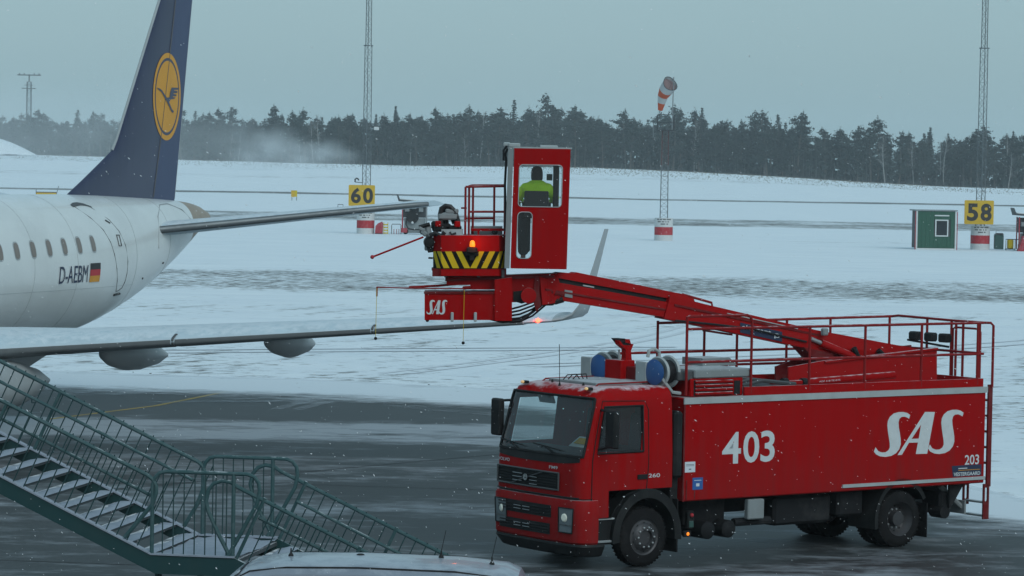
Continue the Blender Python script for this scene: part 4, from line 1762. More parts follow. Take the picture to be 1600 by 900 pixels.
# passenger windows, port and starboard
for sd in (1, -1):
    for k in range(26):
        s0 = -4.50-.775*k
        b, c = MB(), MB()
        for g, rx, rz, of in ((b, .135, .215, .004), (c, .105, .18, .010)):
            z0 = 4.475-.018*k if k < 8 else 4.475-.144
            n = 14
            pts = [P(s0, 0, 0)]
            cen = fz(s0, z0, of)
            vs = [cen]
            for i in range(n):
                a = 2*pi*i/n
                ca, sa = cos(a), sin(a)
                q = 2/3.2
                ds_, dz_ = rx*math.copysign(abs(ca)**q, ca), rz*math.copysign(abs(sa)**q, sa)
                vs.append(fz(s0+ds_, z0+dz_, of))
            if sd < 0:
                vs = [Vector((v.x, -v.y, v.z)) for v in vs]
            g.add(vs, [(0, 1+i, 1+(i+1) % n) for i in range(n)])
        wf_ = pb(b, 'window', M['belly'], fu)
        o = pb(c, 'pane', M['pane'], wf_)
# rear door outline, sill and handle
dl = [(-4.40, 5.35), (-4.05, 5.10), (-3.68, 4.8), (-3.48, 4.5), (-3.36, 4.2), (-3.22, 3.85), (-3.08, 3.55), (-2.95, 3.28)]
drr = [(-3.55, 5.33), (-3.05, 5.02), (-2.78, 4.75), (-2.60, 4.4), (-2.52, 4.0), (-2.50, 3.7), (-2.52, 3.5), (-2.60, 3.36), (-2.78, 3.30)]
b = surf_strip(dl, .008, .004)
q = surf_strip(drr, .008, .004)
b.add(q.v, q.f)
q = surf_strip([dl[-1], drr[-1]], .008, .004)
b.add(q.v, q.f)
dor = pb(b, 'rear_door', M['dkgrey'], fu)
b = MB()
wd_ = [(-4.50, 5.40, 5.34), (-4.25, 5.44, 5.36), (-4.0, 5.45, 5.38), (-3.75, 5.42, 5.37), (-3.5, 5.35, 5.32)]
b.add([fz(s, z, .012) for s, za_, zb_ in wd_ for z in (za_, zb_)], [(2*i, 2*i+1, 2*i+3, 2*i+2) for i in range(4)])
pb(b, 'door_top_seal', M['dkgrey'], dor)
b = MB()
b.pipe([fz(-3.02, 3.2, .012), fz(-2.62, 3.22, .012)], .03, 6)
pb(b, 'sill', M['flagk'], dor)
b = MB()
lp = [(-3.02, 4.66), (-2.86, 4.66), (-2.86, 4.40), (-3.02, 4.40), (-3.02, 4.66)]
b.pipe([fz(s, z, .008) for s, z in lp], .016, 4)
pb(b, 'door_window', M['dkgrey'], dor)
b = MB()
b.pipe([fz(-3.3, 5.02, .008), fz(-3.12, 4.95, .008)], .02, 4)
pb(b, 'handle', M['dkgrey'], dor)
lettering('registration', 'D-AEBM', lambda u, v: fz(-6.40+1.48*u, 3.58+.005*u+.40*v, .016), M['regis'], fu, .0)
for nm, z0, m_ in (('flag_black_bar', 3.87, 'flagk'), ('flag_red_bar', 3.72, 'flagr'), ('flag_gold_bar', 3.57, 'flagy')):
    b = MB()
    b.add([fz(-4.80+.58*i/4, z0+.15*j, .014) for j in (0, 1) for i in range(5)], [(i, i+1, 6+i, 5+i) for i in range(4)])
    pb(b, nm, M[m_], fu)
for k, s in enumerate((-10.6, -7.6, -5.45, -1.9, .55)):
    b = MB()
    b.pipe([fus(s+.0, a_, .0) for a_ in [-1.5+3.0*i/30 for i in range(31)]], .0055, 4)
    pb(b, 'skin_seam', M['belly'], fu)
b = MB()
b.pipe([fz(s, 3.42, .0) for s in [-12+10.2*i/20 for i in range(21)]], .005, 4)
pb(b, 'skin_seam', M['belly'], fu)
# black scuff strip under the tail
b = MB()
vs = []
for i in range(9):
    s = 1.7+1.9*i/8
    for a in (-1.45, -1.15):
        vs.append(fus(s, a, .012))
b.add(vs, [(2*i, 2*i+1, 2*i+3, 2*i+2) for i in range(8)])
pb(b, 'tail_skid', M['flagk'], fu)
for s, z in ((-1.2, 3.55), (.2, 3.9)):
    b = MB()
    b.ball(fz(s, z, .0), .03)
    pb(b, 'drain_port', M['dkgrey'], fu)


# ---- fin
def fin_le(z):
    return lerp_tab([(5.3, -4.0), (5.62, -3.3), (6.0, -2.45), (6.4, -1.6), (6.73, -.92), (7.0, -.70), (11.05, 1.87)], z)


def fin_te(z):
    return 2.60+(z-5.45)*.169


def fin_hinge(z):
    return 1.28+(z-5.55)*.22


def fin_ht(ds, z):
    c0, c1 = fin_le(z), fin_te(z)
    c = max(0., min(1., (ds-c0)/(c1-c0)))
    t = .11*min(c1-c0, 3.6)
    return 5*t*(.2969*sqrt(c)-.126*c-.3516*c*c+.2843*c**3-.1036*c**4)*.5+.012


FZ = [5.3, 5.62, 6.0, 6.4, 6.73, 7.0, 7.6, 8.3, 9.0, 9.7, 10.4, 11.05]


def finskin(name, lo, hi, m, n=16, parent=None):
    b = MB()
    R = []
    for z in FZ:
        a, c = lo(z), hi(z)
        col = []
        for i in range(n+1):
            f = i/n
            f = f*f*(3-2*f) if lo is fin_le else f
            ds = a+(c-a)*f
            col.append((ds, fin_ht(ds, z), z))
        R.append(col)
    vs, fs = [], []
    W = 2*(n+1)
    for col in R:
        vs += [P(ds, h, z) for ds, h, z in col]+[P(ds, -h, z) for ds, h, z in col[::-1]]
    for j in range(len(FZ)-1):
        for k in range(W):
            fs.append((j*W+k, j*W+(k+1) % W, (j+1)*W+(k+1) % W, (j+1)*W+k))
    fs.append(tuple((len(FZ)-1)*W+k for k in range(W)))
    fs.append(tuple(range(W)))
    b.add(vs, fs)
    return pb(b, name, m, parent, 40)


fin = finskin('fin', fin_le, fin_hinge, M['fin'])
rud = finskin('rudder', lambda z: fin_hinge(z)+.02, fin_te, M['rudder'], 6)
# pale leading edge
b = MB()
b.pipe([P(fin_le(z)-.012, 0, z) for z in (6.73, 7.0, 8, 9, 10, 11.05)], .035, 8)
pb(b, 'leading_edge', M['belly'], fin)
b = MB()
b.pipe([P(fin_te(z)+.01, 0, z) for z in (5.5, 7, 9, 11.05)], .016, 6)
pb(b, 'trailing_edge', M['belly'], rud)
b = MB()
b.pipe([P(fin_hinge(z), fin_ht(fin_hinge(z), z)+.002, z) for z in (5.55, 7, 8, 9, 10, 11)], .02, 5)
pb(b, 'hinge_line', M['dkgrey'], fin)
EC = (1.97, 8.15)
# the emblem is paint carried over both fin and rudder
emb = lambda x, y, of: P(EC[0]+x, fin_ht(EC[0]+x, EC[1]+y)+of, EC[1]+y)


def disc(name, r0, r1, m, of, parent):
    b = MB()
    n, rr = 48, 5
    vs, fs = [], []
    for j in range(rr+1):
        f = r0+(r1-r0)*j/rr
        for k in range(n):
            a = 2*pi*k/n
            vs.append(emb(.87*f*cos(a), 1.135*f*sin(a), of))
    for j in range(rr):
        for k in range(n):
            fs.append((j*n+k, j*n+(k+1) % n, (j+1)*n+(k+1) % n, (j+1)*n+k))
    b.add(vs, fs)
    return pb(b, name, m, parent)


disc('emblem_ring', .885, 1.0, M['gold'], .010, fin)
disc('emblem_disc', .0, .82, M['gold'], .010, fin)
disc('emblem_gap', .81, .89, M['fin'], .007, fin)
CR = [(88, 370), (112, 376), (130, 388), (178, 455), (203, 450), (210, 400), (222, 360), (285, 358), (287, 376), (246, 379), (246, 385), (280, 390), (278, 406), (243, 409), (241, 416), (272, 422), (268, 436), (236, 438), (233, 446), (262, 450), (250, 460), (215, 468), (200, 492), (228, 555), (248, 575), (240, 592), (225, 580), (178, 490), (165, 470), (128, 408), (92, 380)]
polyfill('emblem_bird', [([((x-185)/130*.87, -(y-445)/398*1.135) for x, y in CR],)], lambda x, y: emb(x, y, .020), M['fin'], fin)


# ---- wings, stabiliser
def foil(c):
    return .2969*sqrt(c)-.126*c-.3516*c*c+.2843*c**3-.1036*c**4


def wing_pts(le, chord, th, inc, c0=0., c1=1., n=14, off=0.):
    """Closed section loop at leading-edge point le."""
    up, lo = [], []
    for i in range(n+1):
        f = i/n
        c = c0+(c1-c0)*(f*f if c0 == 0 else f)
        y = 5*th*foil(min(c, 1))
        cam_ = .02*4*c*(1-c)
        zu, zl = (cam_+y*1.05)*chord+off, (cam_-y*.9)*chord-off
        dx = c*chord-(off if c < .02 else 0)
        up.append(Vector((dx, 0, zu-dx*math.tan(inc))))
        lo.append(Vector((dx, 0, zl-dx*math.tan(inc))))
    return [le+q for q in up+lo[::-1]]


def loft(sections, name, m, parent=None, cap=True):
    b = MB()
    n = len(sections[0])
    vs = [p_ for s in sections for p_ in s]
    fs = [(i*n+k, i*n+(k+1) % n, (i+1)*n+(k+1) % n, (i+1)*n+k) for i in range(len(sections)-1) for k in range(n)]
    if cap:
        fs += [tuple(range(n))[::-1], tuple((len(sections)-1)*n+k for k in range(n))]
    b.add(vs, fs)
    return pb(b, name, m, parent, 35)


def wle(y):
    return -13.64+.544*(y-4) if y > 3 else -14.184-1.0*(3-y)


def wz(y):
    return 2.44+.075*(y-4)


def wch(y):
    return lerp_tab([(1.2, 5.9), (4.7, 3.75), (14.3, 1.55)], y)


def wsec(y, sd, c0=0., c1=1., off=0., n=14):
    return wing_pts(P(wle(y), sd*y, wz(y)), wch(y), lerp_tab([(1.2, .14), (4.7, .125), (14.3, .11)], y), radians(lerp_tab([(1.2, -2.2), (14.3, -3.4)], y)), c0, c1, n, off)


for sd in (1, -1):
    ys = [1.0, 2.2, 3.4, 4.7, 6, 8, 10, 12, 13.2, 14.3]
    wg = loft([wsec(y, sd) for y in ys], 'wing', M['wing'])
    for ya, yb in ((1.9, 7.13), (7.21, 10.86), (10.94, 13.75)):
        yy_ = (ya, 4.7, yb) if ya < 4.7 else (ya, (ya+yb)/2, yb)
        sl_ = loft([wsec(y, sd, 0, .13, .012, 8) for y in yy_], 'slat', M['wing'], wg)
        b = MB()
        R = [wsec(y, sd, 0, .16, .020, 10)[11:] for y in yy_]
        R = [[wsec(y, sd, 0, .16, .020, 10)[0]+Vector((0, 0, .03*wch(y)/3))]+r_[::-1][:10] for y, r_ in zip(yy_, R)]
        k_ = len(R[0])
        b.add([p_ for r_ in R for p_ in r_], [(i*k_+j, i*k_+j+1, (i+1)*k_+j+1, (i+1)*k_+j) for i in range(2) for j in range(k_-1)])
        pb(b, 'nose_shade_strip', M['alu'], sl_)  # dark metal colour also paints in the shade under the leading edge
    for y in (7.17, 10.9):
        b = MB()
        b.pipe([p_+Vector((0, 0, .004)) for p_ in wsec(y, sd, 0, .055, .016, 8)], .025, 5)
        pb(b, 'slat_gap', M['dkgrey'], wg)
    # winglet: the tip bends up into a slim blade
    tp = [(14.3, 0, 0, 1.0, 0), (14.5, .12, .035, .86, 12), (14.66, .26, .13, .70, 32), (14.78, .38, .32, .52, 52), (14.87, .48, .62, .38, 66), (15.0, .66, 1.2, .28, 70), (15.17, .86, 1.98, .18, 72)]
    secs = []
    for y, dx, dz_, k, ang in tp:
        le = P(wle(14.3)+dx, sd*y, wz(14.3)+dz_)
        raw = wing_pts(Vector((0, 0, 0)), wch(14.3)*k, .085, 0)
        a = radians(ang)*(1 if sd > 0 else -1)
        secs.append([le+Vector((p_.x, p_.z*sin(a), p_.z*cos(a))) for p_ in raw])
    wl_ = loft(secs, 'winglet', M['belly'])
    b = MB()
    if sd > 0:
        b.ball(P(wle(14.05)-.05, 14.05, wz(14.05)+.02), (.055, .055, .05))
        nv = pb(b, 'navigation_lamp', M['navred'], wg)
        l = bpy.data.lights.new('navigation_light', 'POINT')
        l.energy = .8
        l.color = (1, .05, .02)
        l.shadow_soft_size = .08
        lo_ = bpy.data.objects.new('navigation_light', l)
        COL.objects.link(lo_)
        lo_.parent = jet
        lo_.location = P(wle(14.0)-.35, 14.2, wz(14)+.12)
    for y, ds in ((5.2, -9.4), (8.35, -8.15)):
        b = MB()
        L_ = 3.1 if y < 8 else 2.5
        R_ = .36 if y < 8 else .33
        b.lathe([(.0, 0), (R_*.42, .12), (R_*.78, .5), (R_, 1.1), (R_*.95, L_*.55), (R_*.6, L_*.82), (.05, L_)], P(ds-L_*.62, sd*y, 2.33+(y-5.2)*.09), (1, 0, -.06), 20, cap=False)
        pb(b, 'flap_fairing', M['belly'], wg, True)
    # tailplane
    sr = [(.75, -.15, 4.72, 3.3), (2.5, 1.05, 4.95, 2.8), (4.5, 2.40, 5.22, 2.2), (6.35, 3.62, 5.46, 1.65), (6.6, 3.95, 5.49, 1.25)]
    sb_ = loft([wing_pts(P(x, sd*y, z), c, .115, radians(1)) for y, x, z, c in sr], 'tailplane', M['wing'])
    b = MB()
    b.pipe([P(x+.03, sd*y, z) for y, x, z, c in sr], .10, 10, True, .06)
    pb(b, 'leading_edge', M['alu'], sb_, True)
    b = MB()
    b.pipe([fus(ds, (0.15 if sd > 0 else pi-.15)+of, .01) for ds, of in ((-.35, -.15), (-.3, .1), (.1, .5), (.8, .85), (1.4, .9), (2.0, .6), (2.4, .1))], .015, 5)
    pb(b, 'fairing_edge', M['belly'], sb_, True)
    # engine
    b = MB()
    ec = P(-18.4, sd*4.0, 1.72)
    b.lathe([(.55, .15), (.62, .02), (.70, .0), (.78, .15), (.86, .7), (.87, 1.6), (.80, 2.6), (.70, 3.4), (.62, 3.9), (.58, 3.9), (.5, 3.2), (.3, 3.1)], ec, (1, 0, 0), 36, cap=False)
    en = pb(b, 'engine', M['belly'], None, 45)
    b = MB()
    b.lathe([(.50, 3.3), (.55, 4.2), (.50, 5.2), (.30, 6.2), (.04, 6.9), (.0, 6.9)], ec, (1, 0, 0), 24, cap=False)
    pb(b, 'exhaust_cone', M['belly'], en, True)
    b = MB()
    b.lathe([(.70, .6), (.20, .55), (.0, .2)], ec, (1, 0, 0), 24, cap=False)
    pb(b, 'fan', M['dkgrey'], en, True)
    b = MB()
    b.prism([P(-17.4, sd*4.0-.12, 2.45), P(-13.6, sd*4.0-.12, 2.45), P(-11.0, sd*4.0-.12, 2.35), P(-12.3, sd*4.0-.12, 2.0), P(-14.8, sd*4.0-.12, 2.1)], (0, .24, 0))
    pb(b, 'pylon', M['belly'], en)
    # main gear
    b = MB()
    b.tube(P(-14.6, sd*2.97, 2.4), P(-14.6, sd*2.97, .5), .12, 10)
    gr = pb(b, 'main_gear', M['strip'], None, 40)
    for dy in (-.32, .32):
        b = MB()
        b.lathe([(.25, -.15), (.45, -.16), (.5, -.1), (.5, .1), (.45, .16), (.25, .15)], P(-14.6, sd*2.97+dy, .5), (0, 1, 0), 24)
        pb(b, 'tyre', M['rubber'], gr, 40)
b = MB()
b.tube(P(-30.2, 0, 2.6), P(-30.2, 0, .4), .09, 10)
gr = pb(b, 'nose_gear', M['strip'], None, 40)
for dy in (-.2, .2):
    b = MB()
    b.lathe([(.2, -.1), (.35, -.11), (.4, -.06), (.4, .06), (.35, .11), (.2, .1)], P(-30.2, dy, .4), (0, 1, 0), 20)
    pb(b, 'tyre', M['rubber'], gr, 40)
b = MB()
b.ball(P(-12.2, 0, 2.32), (4.6, 1.55, .62), 32, 16)
pb(b, 'belly_fairing', M['belly'], None, 60)
b = MB()
for i, a0 in enumerate((.42, .75)):
    b.add([fus(-32.3+.25*j, a_, .01) for j in range(4) for a_ in (a0+.02, a0+.28)], [(2*j, 2*j+1, 2*j+3, 2*j+2) for j in range(3)])
    b.add([fus(-32.3+.25*j, pi-a_, .01) for j in range(4) for a_ in (a0+.02, a0+.28)], [(2*j, 2*j+1, 2*j+3, 2*j+2) for j in range(3)])
pb(b, 'cockpit_glass', M['vanglass'], fu, 40)


# ================================================================== boarding stair in the foreground
SO = Vector((-4.385, 39.3, 0))
stair = thing('outside_staircase', 'dark green metal outside staircase with snowy treads and a landing', 'staircase', SO, atan2(-.174, .985))
PZ, SL, SW = 1.65, .457, 2.13
LX = 1.06                       # landing length
za = lambda x: PZ-SL*x if x < 0 else (PZ if x < LX else PZ-SL*(x-LX))


def sbld(mb, name, m, parent=None, smooth=False):
    return mb.build(name, m, parent or stair, smooth)


for y in (0, SW):
    b = MB()
    b.prism([(-8.5, y-.03, za(-8.5)+.06), (0.0, y-.03, PZ+.04), (LX, y-.03, PZ+.04), (LX+2.6, y-.03, za(LX+2.6)+.04), (LX+2.6, y-.03, za(LX+2.6)-.17), (LX+.02, y-.03, PZ-.19), (.05, y-.03, PZ-.19), (-8.5, y-.03, za(-8.5)-.17)], (0, .06, 0))
    sg = sbld(b, 'stringer', M['stair'])
    b = MB()
    b.prism([(-8.5, y-.05, za(-8.5)+.062), (0, y-.05, PZ+.042), (0, y-.05, PZ+.062), (-8.5, y-.05, za(-8.5)+.085)], (0, .11, 0))
    b.prism([(0.002, y-.05, PZ+.042), (LX, y-.05, PZ+.042), (LX, y-.05, PZ+.064), (.002, y-.05, PZ+.062)], (0, .11, 0))
    sbld(b, 'snow_line', M['treadsnow'], sg)


def tread(x, z, i):
    r = random.Random(i)
    b = MB()
    b.bb((x-.13, .035, z-.03), (x+.13, SW-.035, z))
    t = sbld(b, 'tread', M['tread'])
    b = MB()
    # trodden snow: a bumpy pad that leaves the back edge of the step free
    nx, ny = 4, 14
    vs, fs = [], []
    for a in range(nx+1):
        for c in range(ny+1):
            yy = .04+(SW-.08)*c/ny
            ex = .5+.5*math.cos(2*pi*c/ny+r.random()*1.2)
            back = .02+.06*r.random()+(.10*max(0, 1-abs(c-ny*.55)/3.0))
            x0, x1 = x-.13+back, x+.145
            h = .006+.03*(1-abs(2*a/nx-1)**3)*(.5+.5*r.random())
            vs.append((x0+(x1-x0)*a/nx, yy, z+h))
    for a in range(nx):
        for c in range(ny):
            k = a*(ny+1)+c
            fs.append((k, k+1, k+ny+2, k+ny+1))
    b.add(vs, fs)
    sbld(b, 'step_snow', M['treadsnow'], t, 60)


i = 0
x = -.14
while x > -8.4:
    tread(x, za(x)-.02, i)
    x -= .285
    i += 1
x = LX+.14
while x < LX+2.6:
    tread(x, za(x)-.02, i)
    x += .285
    i += 1
b = MB()
b.bb((0, .035, PZ-.05), (LX, SW-.035, PZ))
ld = sbld(b, 'landing', M['tread'])
b = MB()
nx, ny = 10, 16
b.add([(LX*a/nx, .04+(SW-.08)*c/ny, PZ+.012+.03*rnd.random()) for a in range(nx+1) for c in range(ny+1)], [(a*(ny+1)+c, a*(ny+1)+c+1, (a+1)*(ny+1)+c+1, (a+1)*(ny+1)+c) for a in range(nx) for c in range(ny)])
sbld(b, 'landing_snow', M['treadsnow'], ld, 60)
for x in (.06, LX-.06):
    for y in (.1, SW-.1):
        b = MB()
        b.tube((x, y, 0), (x, y, PZ-.06), .045, 8)
        sbld(b, 'support_leg', M['stair'])
for y in (.1, SW-.1):
    b = MB()
    b.tube((-5.5, y, 0), (-5.5, y, za(-5.5)-.1), .06, 8)
    b.tube((-8.4, y, 0), (-8.4, y, za(-8.4)-.1), .06, 8)
    sbld(b, 'support_leg', M['stair'])


def sp(name, pts, r=.024, n=8):
    b = MB()
    b.pipe(pts, r, n)
    return sbld(b, name, M['stairrail'] if r > .02 else M['stair'], None, True)


nrm = Vector((SL, 0, 1)).normalized()      # square to the flight: the balusters lean with it
RH_ = .99
for y in (0, SW):
    ins = .09 if y == 0 else -.09
    e = -.02 if y == 0 else .03
    # upper flight: top rail bends down into its end post
    p0 = Vector((e-.05, y, za(e-.05)+RH_))
    sp('hand_rail', [(-8.4, y, za(-8.4)+RH_), p0, p0+Vector((.07, 0, -.05)), p0+Vector((.115, 0, -.13)), p0+Vector((.115, 0, -.22)), p0+Vector((.07, 0, -.36)), Vector((e-.33, y, za(e-.33)+.08))] if y == 0 else
       [(-8.4, y, za(-8.4)+RH_), p0, p0+Vector((.06, 0, -.05)), p0+Vector((.09, 0, -.12)), p0+Vector((.09, 0, -.3)), p0+Vector((.0, 0, -.55)), p0+Vector((-.18, 0, -.85))], .027)
    sp('mid_rail', [(-8.4, y+ins, za(-8.4)+RH_-.24), (-.06, y+ins, za(-.06)+RH_-.25)], .022)
    for k in range(9):
        xx = -.35-.95*k
        sp('rail_bracket', [(xx, y+ins, za(xx)+RH_-.25), (xx+.0, y+ins, za(xx)+RH_-.31), (xx+.02, y, za(xx)+RH_-.32)], .008, 5)
    k = 0
    xx = -.19
    while xx > -4.6:
        foot = Vector((xx, y, za(xx)+.05))
        L_ = RH_*nrm.z
        sp('baluster', [foot, foot+nrm*L_], .0085, 5)
        xx -= .134
        k += 1
    for xx in (-2.25, -4.6, -6.8):
        foot = Vector((xx, y, za(xx)+.03))
        sp('flight_post', [foot, foot+nrm*(RH_*nrm.z)], .024)
    # guard of the landing
    a0, a1 = (0.0, LX+.30) if y == 0 else (.05, LX+.25)
    zt = PZ+1.075
    sp('landing_guard', [(a0, y, PZ), (a0, y, zt-.17), (a0+.03, y, zt-.08), (a0+.09, y, zt-.02), (a0+.17, y, zt), (a1-.16, y, zt), (a1-.07, y, zt-.03), (a1-.015, y, zt-.10), (a1, y, zt-.2), (a1-.03, y, zt-.36), (a1-.42, y, PZ)], .026)
    sp('landing_post', [(a1-.33, y, PZ), (a1-.33, y, zt-.01)], .026)
    for k in range(1, 8):
        xx = a0+.135*k
        if abs(xx-(a1-.33)) > .04:
            sp('baluster', [(xx, y, PZ), (xx, y, zt-.01)], .0085, 5)
    # lower flight: the rail starts in a loop and runs down to the right
    x0 = LX-.35
    top = lambda xx: PZ-SL*(xx-LX)+RH_*.93
    q = x0+.16
    yo = y+.012
    sp('hand_rail', [(x0+.30, yo, PZ+.02), (x0+.12, yo, PZ+.35), (x0+.0, yo, PZ+.60), (x0-.03, yo, PZ+.73), (x0+.0, yo, PZ+.87), (x0+.07, yo, PZ+.95), (x0+.17, yo, PZ+.985), (x0+.28, yo, PZ+.97), (x0+.38, yo, top(x0+.38)), (LX+2.55, yo, top(LX+2.55))], .027)
    sp('mid_rail', [(x0+.62, y+ins, top(x0+.62)-.26), (LX+2.5, y+ins, top(LX+2.5)-.26)], .022)
    xx = LX+.02
    k = 0
    while xx < LX+2.5:
        foot = Vector((xx, y, za(xx)+.04))
        sp('baluster' if k % 9 else 'flight_post', [foot, foot+nrm*(RH_*.93*nrm.z)], .0085 if k % 9 else .024, 5)
        xx += .134
        k += 1
b = MB()
b.bb((-10.8, .0, za(-8.5)-.1), (-8.502, SW, za(-8.5)+.0))
sbld(b, 'upper_landing', M['stair'])
for x in (-10.6, -9.0):
    for y in (.12, SW-.12):
        b = MB()
        b.tube((x, y, 0), (x, y, za(-8.5)-.1), .06)
        sbld(b, 'support_leg', M['stair'])

# ================================================================== van in front of the stair
van = thing('parked_van', 'pale van at the bottom edge with a snow-dusted roof and short aerials', 'van', Vector((-4.85, 36.75, 0)), -.045)
VL = 5.15
van.scale = (1, 1, 1.06)
STN = [(0, .35, .55, .70, .80), (.06, .3, .80, .84, .80), (.35, .28, .92, .95, .86), (.9, .26, 1.05, .97, .90), (1.05, .26, 1.13, .97, .90), (1.35, .26, 1.42, .97, .84), (1.75, .26, 1.76, .97, .78), (1.98, .26, 1.865, .97, .75), (2.3, .26, 1.91, .97, .74), (3.2, .26, 1.925, .97, .74), (4.3, .27, 1.905, .97, .74), (4.85, .3, 1.86, .96, .73), (5.0, .32, 1.80, .95, .72), (5.1, .36, 1.62, .93, .74), (5.15, .45, 1.2, .90, .84)]


def vsec(s):
    r = [lerp_tab([(a[0], a[k]) for a in STN], s) for k in range(1, 5)]
    zb, zt, w_, wt = r
    zm = min(1.02, zt-.12)
    pr_ = [(w_*.93, zb), (w_, zb+.16), (w_, zm), (w_*.985, zm+.06), (wt+.035, zt-.10), (wt-.03, zt-.045), (wt-.16, zt-.015), (.35, zt), (0, zt+.004)]
    return pr_


b = MB()
ss = [0, .03, .06, .2, .35, .6, .9, 1.05, 1.2, 1.35, 1.55, 1.75, 1.87, 1.98, 2.15, 2.3, 2.7, 3.2, 3.8, 4.3, 4.6, 4.85, 5.0, 5.06, 5.1, 5.15]
vs, fs = [], []
for s in ss:
    pr_ = vsec(s)
    ring = [(s, -y, z) for y, z in pr_]+[(s, y, z) for y, z in pr_[::-1][1:]]
    vs += ring
n = len(ring)
for i in range(len(ss)-1):
    for k in range(n):
        fs.append((i*n+k, i*n+(k+1) % n, (i+1)*n+(k+1) % n, (i+1)*n+k))
fs += [tuple(range(n)), tuple((len(ss)-1)*n+k for k in range(n))]
b.add(vs, fs)
vb = b.build('body', M['van'], van, 28)


def vpatch(name, sa, sb, fa, fb, sd, m, k0=3, off=.004, n_=8):
    """Window laid in the van's flank: fa, fb = height fractions between waist and roof edge."""
    b = MB()
    vs = []
    for i in range(n_+1):
        s = sa+(sb-sa)*i/n_
        pr_ = vsec(s)
        (y0, z0), (y1, z1) = pr_[k0], pr_[k0+1]
        for f in (fa, fb):
            vs.append((s, sd*(y0+(y1-y0)*f+off), z0+(z1-z0)*f+off*.3))
    b.add(vs, [(2*i, 2*i+1, 2*i+3, 2*i+2) for i in range(n_)])
    return b.build(name, m, van)


for sd in (-1, 1):
    for a, c in ((1.62, 2.62), (2.70, 3.75), (3.83, 4.8)):
        vpatch('side_window', a, c, .12, .9, sd, M['vanglass'])
    b = MB()
    b.pipe([(s, sd*(vsec(s)[5][0]-.015), vsec(s)[5][1]+.012) for s in (1.7, 1.98, 2.4, 3.2, 4.3, 4.9)], .012, 5)
    b.build('roof_gutter', M['black'], van)
    b = MB()
    b.cbox((5.02, sd*.86, 1.35), (.14, .16, .5), .03)
    b.build('tail_lamp', M['tail'], van)
    b = MB()
    b.cbox((.12, sd*.66, .72), (.22, .3, .18), .04)
    b.build('headlight', M['lens'], van)
    b = MB()
    b.cbox((1.7, sd*1.08, 1.12), (.12, .2, .2), .04)
    b.build('mirror', M['black'], van)
    for s in (.95, 4.15):
        b = MB()
        b.lathe([(.18, 0), (.29, .0), (.325, .04), (.325, .18), (.29, .22), (.18, .22)], (s, sd*.80-(.0 if sd > 0 else .0), .325), (0, sd, 0), 26)
        ty = b.build('tyre', M['rubber'], van, 40)
        b = MB()
        b.lathe([(.19, .21), (.17, .225), (.05, .20), (0, .2)], (s, sd*.80, .325), (0, sd, 0), 20, cap=False)
        b.build('rim', M['silver'], ty, 40)
b = MB()
vs = []
for f in (.1, .5, .92):
    s = 1.10+(1.93-1.10)*f
    z = lerp_tab([(a[0], a[2]) for a in STN], s)
    wt = lerp_tab([(a[0], a[4]) for a in STN], s)-.1
    vs += [(s-.012, -wt, z-.005), (s-.012, -.3, z+.012), (s-.012, .3, z+.012), (s-.012, wt, z-.005)]
b.add(vs, [(4*i+k, 4*i+k+1, 4*i+k+5, 4*i+k+4) for i in range(2) for k in range(3)])
b.build('windscreen', M['vanglass'], van)
for s, y, h, l in ((2.36, .05, .09, .0), (4.08, .25, .08, .22), (4.68, .0, .09, .22)):
    b = MB()
    z = lerp_tab([(a[0], a[2]) for a in STN], s)
    b.lathe([(.032, -.01), (.03, .015), (.012, .04), (.007, h), (0, h)], (s, y, z), (0, 0, 1), 10, cap=False)
    if l:
        b.tube((s, y, z+h-.01), (s+.05, y, z+h+l), .004, 5)
    b.build('roof_aerial', M['black'], van)
b = MB()
b.ball((3.15, .2, 1.925), (.05, .04, .018))
b.build('roof_vent', M['black'], van)

# ================================================================== ground


def sstep(a, c, x):
    t = max(0., min(1., (x-a)/(c-a)))
    return t*t*(3-2*t)


YF = [(-260, 1085), (-170, 1060), (-105, 1045), (-40, 1010), (19, 965), (73, 920), (117, 895), (141, 880), (240, 860)]
ZF = [(-260, 6.4), (-170, 6.3), (-130, 6.1), (-105, 5.5), (-40, 5.0), (0, 5.3), (19, 5.45), (45, 5.0), (73, 4.0), (100, 2.7), (117, 2.0), (141, 1.7), (240, 1.5)]


def ground_z(x, y):
    yf = lerp_tab(YF, x)
    zt = lerp_tab(ZF, x)
    k = sstep(620, yf-15, y)
    nz = .25*noise.noise(Vector((x*.05, y*.02, 0)))
    return zt*k+nz*sstep(420, 700, y)*.6


def posmat(name):
    m = bpy.data.materials.new(name)
    m.use_nodes = True
    t = m.node_tree
    g = N(t, 'ShaderNodeNewGeometry')
    sp_ = N(t, 'ShaderNodeSeparateXYZ')
    t.links.new(g.outputs['Position'], sp_.inputs[0])
    return m, t, g.outputs['Position'], sp_


def ramp_y(t, sp_, pts, y0, y1):
    mr_ = N(t, 'ShaderNodeMapRange')
    mr_.inputs['From Min'].default_value = y0
    mr_.inputs['From Max'].default_value = y1
    t.links.new(sp_.outputs['Y'], mr_.inputs['Value'])
    rp = N(t, 'ShaderNodeValToRGB')
    el = rp.color_ramp.elements
    while len(el) > 1:
        el.remove(el[-1])
    el[0].position = (pts[0][0]-y0)/(y1-y0)
    el[0].color = (pts[0][1],)*3+(1,)
    for y, v in pts[1:]:
        e = el.new((y-y0)/(y1-y0))
        e.color = (v, v, v, 1)
    t.links.new(mr_.outputs[0], rp.inputs[0])
    return rp.outputs[0]


